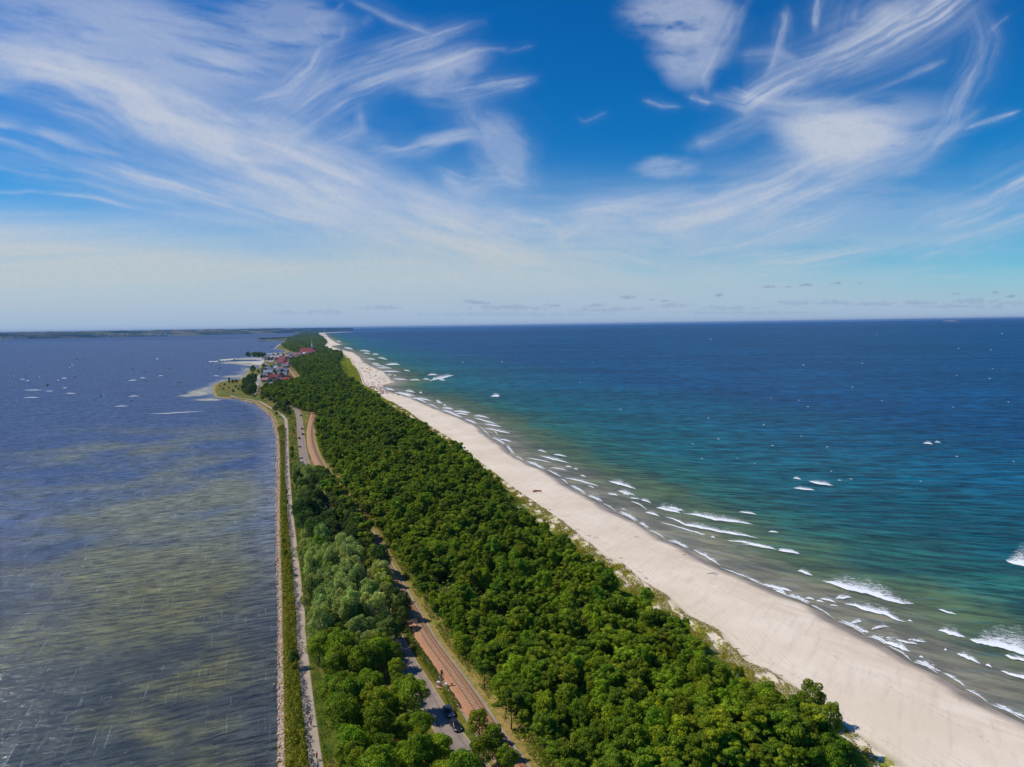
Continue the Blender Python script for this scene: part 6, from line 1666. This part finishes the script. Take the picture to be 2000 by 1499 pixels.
    stroke([(676, 0), (700, 8), (760, 35), (840, 66)], [5, 8, 9, 6], .72, 120, 4, base=.6); stroke([(720, 35), (700, 50)], 9, .3)
    stroke([(945, 47), (880, 66), (820, 88), (740, 116), (660, 142), (590, 182), (530, 225)], [5, 13, 20, 20, 24, 30, 36], .66, 180, 7, base=.45)
    stroke([(980, 100), (930, 100), (860, 125), (780, 150), (690, 180), (600, 225)], [6, 20, 26, 26, 26, 26], .5, 150, 8); puff(870, 135, 95, 45, .42, -.3)
    stroke([(1040, 95), (985, 103), (950, 98)], 4, .3, 60, 4); stroke([(1050, 155), (960, 170), (880, 188), (790, 180)], [5, 20, 22, 14], .46, 130, 8)
    stroke([(905, 190), (925, 235), (960, 262), (1005, 300), (1050, 350)], [26, 40, 40, 34, 16], .26, 60, 26); puff(985, 290, 90, 70, .34, .9, 1, .40); stroke([(690, 292), (770, 290), (830, 278), (880, 260), (950, 262)], [24, 22, 20, 18, 12], .40, 90, 16, base=.2); puff(865, 268, 70, 18, .36, -.15)
    stroke([(865, 335), (920, 360), (990, 340), (1055, 362)], [14, 26, 20, 6], .50, 90, 9); stroke([(560, 268), (630, 232), (680, 196)], [18, 8, 4], .55, 90, 5); stroke([(600, 300), (700, 250), (700, 205)], [30, 18, 6], .3)
    # lower left bands
    stroke([(-80, 160), (60, 195), (180, 235), (280, 280)], [20, 26, 26, 14], .40, 200, 9); stroke([(-100, 240), (0, 258), (120, 292), (260, 335), (400, 375), (560, 425), (720, 460)], [24, 28, 32, 36, 32, 34, 40], .62, 240, 10)
    stroke([(-50, 315), (150, 350), (330, 392), (520, 435)], [14, 22, 20, 30], .40, 240, 8); stroke([(-50, 370), (60, 373), (180, 388), (300, 410), (450, 432)], [3, 4, 4, 5, 5], .5, 220, 3, base=.6); stroke([(462, 344), (500, 352), (565, 364)], [2.5, 4, 3], .5, 60, 3)
    stroke([(520, 380), (640, 400), (760, 435), (900, 470)], 30, .4)
    # centre
    stroke([(940, 470), (1010, 425), (1070, 432), (1100, 460)], [26, 15, 16, 20], .45, 100, 9); stroke([(1090, 470), (1125, 455), (1150, 438)], [18, 14, 8], .62, 60, 7); stroke([(1040, 500), (1180, 505), (1320, 540), (1480, 560)], 40, .4)
    stroke([(1120, 412), (1220, 400), (1345, 375)], [12, 22, 10], .45, 160, 8); puff(1230, 440, 150, 55, .50, 0.1, 2)
    stroke([(1180, 215), (1140, 235), (1130, 228)], 3, .25); stroke([(1255, 192), (1290, 205), (1330, 210)], [3, 6, 3], .4, 40, 4); stroke([(1345, 185), (1370, 196), (1390, 200)], 7, .4, 30, 5)
    # right of centre, top
    puff(1330, 30, 125, 70, .60, .1); puff(1350, 100, 90, 55, .48); puff(1345, 140, 60, 40, .35); stroke([(1380, 180), (1375, 150), (1420, 60), (1450, 0)], [6, 14, 26, 20], .42, 60, 10)
    stroke([(1545, 20), (1528, 70), (1515, 130), (1500, 150)], [7, 12, 16, 6], .45, 60, 6); stroke([(1605, -10), (1590, 55)], 7, .42, 50, 5); stroke([(1450, 112), (1510, 110), (1560, 120)], [12, 12, 6], .3)
    # great right plume
    stroke([(1900, -40), (1840, 5), (1770, 48), (1690, 88), (1610, 125), (1540, 155), (1460, 205), (1400, 190)], [40, 44, 46, 42, 40, 34, 26, 10], .78, 220, 9, base=.35)
    stroke([(1660, 0), (1630, 60), (1690, 60), (1760, 10)], 34, .34); stroke([(1890, 0), (1918, 70), (1900, 140), (1868, 190), (1850, 240), (1800, 290), (1730, 330)], [14, 24, 26, 22, 22, 22, 20], .55, 150, 10)
    puff(1645, 262, 150, 62, .86, .05, 1.5, .34); puff(1690, 275, 220, 90, .48, -.2, 2); puff(1590, 230, 150, 50, .40, .1)
    stroke([(1440, 178), (1500, 200), (1560, 208), (1625, 204)], [10, 6, 5, 8], .50, 80, 5); stroke([(1835, 120), (1760, 158), (1680, 192), (1640, 205)], [8, 8, 8, 6], .5, 120, 5); stroke([(1920, 215), (1860, 255), (1800, 300)], 10, .3)
    stroke([(1360, 290), (1420, 265), (1500, 230)], [14, 22, 20], .35); stroke([(1720, 290), (1660, 310), (1600, 335), (1500, 385), (1400, 415), (1260, 440)], [60, 56, 52, 48, 36, 26], .70, 200, 12, base=.4)
    stroke([(1655, 405), (1600, 430), (1540, 455), (1440, 480), (1330, 500)], [7, 18, 20, 22, 22], .55, 120, 7); stroke([(1660, 352), (1600, 375)], 6, .4, 50, 4); stroke([(1800, 465), (1680, 490), (1560, 512), (1400, 530)], [10, 20, 24, 26], .5, 160, 7)
    puff(1300, 330, 80, 26, .40); stroke([(1800, 330), (1750, 350), (1700, 360)], 12, .25)
    # right edge bank
    stroke([(2080, 310), (2000, 350), (1930, 385), (1860, 415), (1790, 445)], [36, 34, 34, 26, 10], .62, 150, 9); stroke([(2080, 400), (1980, 425), (1880, 460), (1760, 500)], [26, 28, 24, 20], .45, 150, 8)
    stroke([(1992, 217), (1950, 232), (1885, 254)], [3, 6, 3], .45, 60, 3); stroke([(1970, 30), (1930, 60)], [2, 5], .3)
    stroke([(2000, 520), (1880, 530), (1770, 540), (1650, 545)], 16, .3)
    puff(1550, 440, 520, 130, .30, 0, 3); puff(900, 420, 900, 90, .16, 0, 4)
    # beyond the picture: the same kind of streaks, looser
    outm = sstep(0, 250, np.maximum(np.maximum(-PX, PX - 2000), -PY))
    put(sstep(.42, .75, fbm(PX / 420 + PY / 900, PY / 130 + PX / 500, 5)) * outm, .6)
    alpha = (1 - keepT) * (.93 + .14 * (fine - .5) * 2 * .5)
    # small grey cumulus tufts low over the horizon
    grey = np.zeros_like(PX)
    def tuft(cx_, cy_, rx, ry, I=.8):
        nonlocal grey
        u = (PX - cx_) / rx; v_ = (PY - cy_) / ry
        v2 = np.where(v_ > 0, v_ * 1.9, v_)
        n_ = fbm(PX / 9.0 + cx_, PY / 4.5, 4, .6)
        f_2 = sstep(0.25, .62, 1.0 - np.sqrt(u * u + v2 * v2) + (n_ - .5) * 1.5)
        grey = np.maximum(grey, f_2 * I)
    for q in [(1502,562,20,5),(1577,558,22,6),(1632,555,22,7),(1678,554.5,9,4.5),(1540,561,20,2.5),(1404,577,18,4),(1228,582,18,7),(1270,586,9,4),(1298,588,12,5),(1868,575,18,4),(1943,572,12,5),(1975,580,22,5)]: tuft(*q, .72)
    for q in [(930,592,48,8,.5),(1085,598,32,6,.42),(1160,598,34,6,.42),(740,603,60,11,.34),(640,612,60,9,.28),(560,612,40,7,.25),(1000,603,130,9,.38),(1190,606,90,10,.34),(1310,598,60,8,.36),(1420,603,80,8,.32),(1550,594,50,8,.36),(1625,592,50,10,.42),(1700,595,80,8,.38),(1800,592,70,9,.42),(1900,589,70,10,.42),(1880,600,160,7,.34),(1450,612,200,6,.25),(1000,615,300,7,.22),(1980,594,60,9,.3)]: tuft(*q)
    for q in [(1388,600,8,4),(1416,598,6,3)]: pass
    low = sstep(.0, 1.0, np.clip(1 - U / 130.0, 0, 1)) * .9
    m, nt, out = newmat('thin_cloud'); n = N(nt)
    a = n.attr('cover'); gr = n.attr('grey'); lw_ = n.attr('low'); wm = n.attr('warm')
    col = n.mix(wm, (0.56, 0.605, 0.70), (0.545, 0.585, 0.605))
    col = n.mix(n.mapr(a, .45, .9), n.mix(0.25, col, (0.45, 0.56, 0.80)), col)
    col = n.mix(lw_, col, (0.38, 0.50, 0.68)); col = n.mix(gr, col, (0.235, 0.33, 0.50))
    em = n.n("ShaderNodeEmission"); n.l(col, em.inputs[0]); em.inputs[1].default_value = 1.0
    tr = n.n("ShaderNodeBsdfTransparent"); mx = n.n("ShaderNodeMixShader")
    n.l(a, mx.inputs[0]); n.l(tr.outputs[0], mx.inputs[1]); n.l(em.outputs[0], mx.inputs[2]); n.l(mx.outputs[0], out.inputs[0])
    try: m.cycles.emission_sampling = 'NONE'
    except Exception: pass
    cover = 1 - (1 - np.clip(alpha, 0, 1)) * (1 - grey) * (1 - low)
    warm = sstep(380, 520, PY) * np.interp(PX, [0, 900, 2000], [1, .9, .5])
    me = mesh_np('sky', Vd.reshape(-1, 3), grid_faces(*PX.shape), m, dict(cover=np.clip(cover, 0, .97), grey=grey, low=low, warm=warm), smooth=True)
    o = tag(link('sky', me), kind='structure')
    o.visible_shadow = True
sky()
HAZE = True
if HAZE:
    hz_ = MB(); hz_.box((0, 34000, 60), (130000, 76000, 150))
    m, nt, out = newmat('haze_air')
    vol = nt.nodes.new("ShaderNodeVolumePrincipled"); vol.inputs["Color"].default_value = (0.17, 0.42, 0.86, 1); vol.inputs["Density"].default_value = 2.7e-5; vol.inputs["Anisotropy"].default_value = 0.2
    nt.links.new(vol.outputs[0], out.inputs["Volume"])
    tag(hz_.build('haze', m), 'thin pale air lying over the land and the sea', 'haze', kind='stuff')
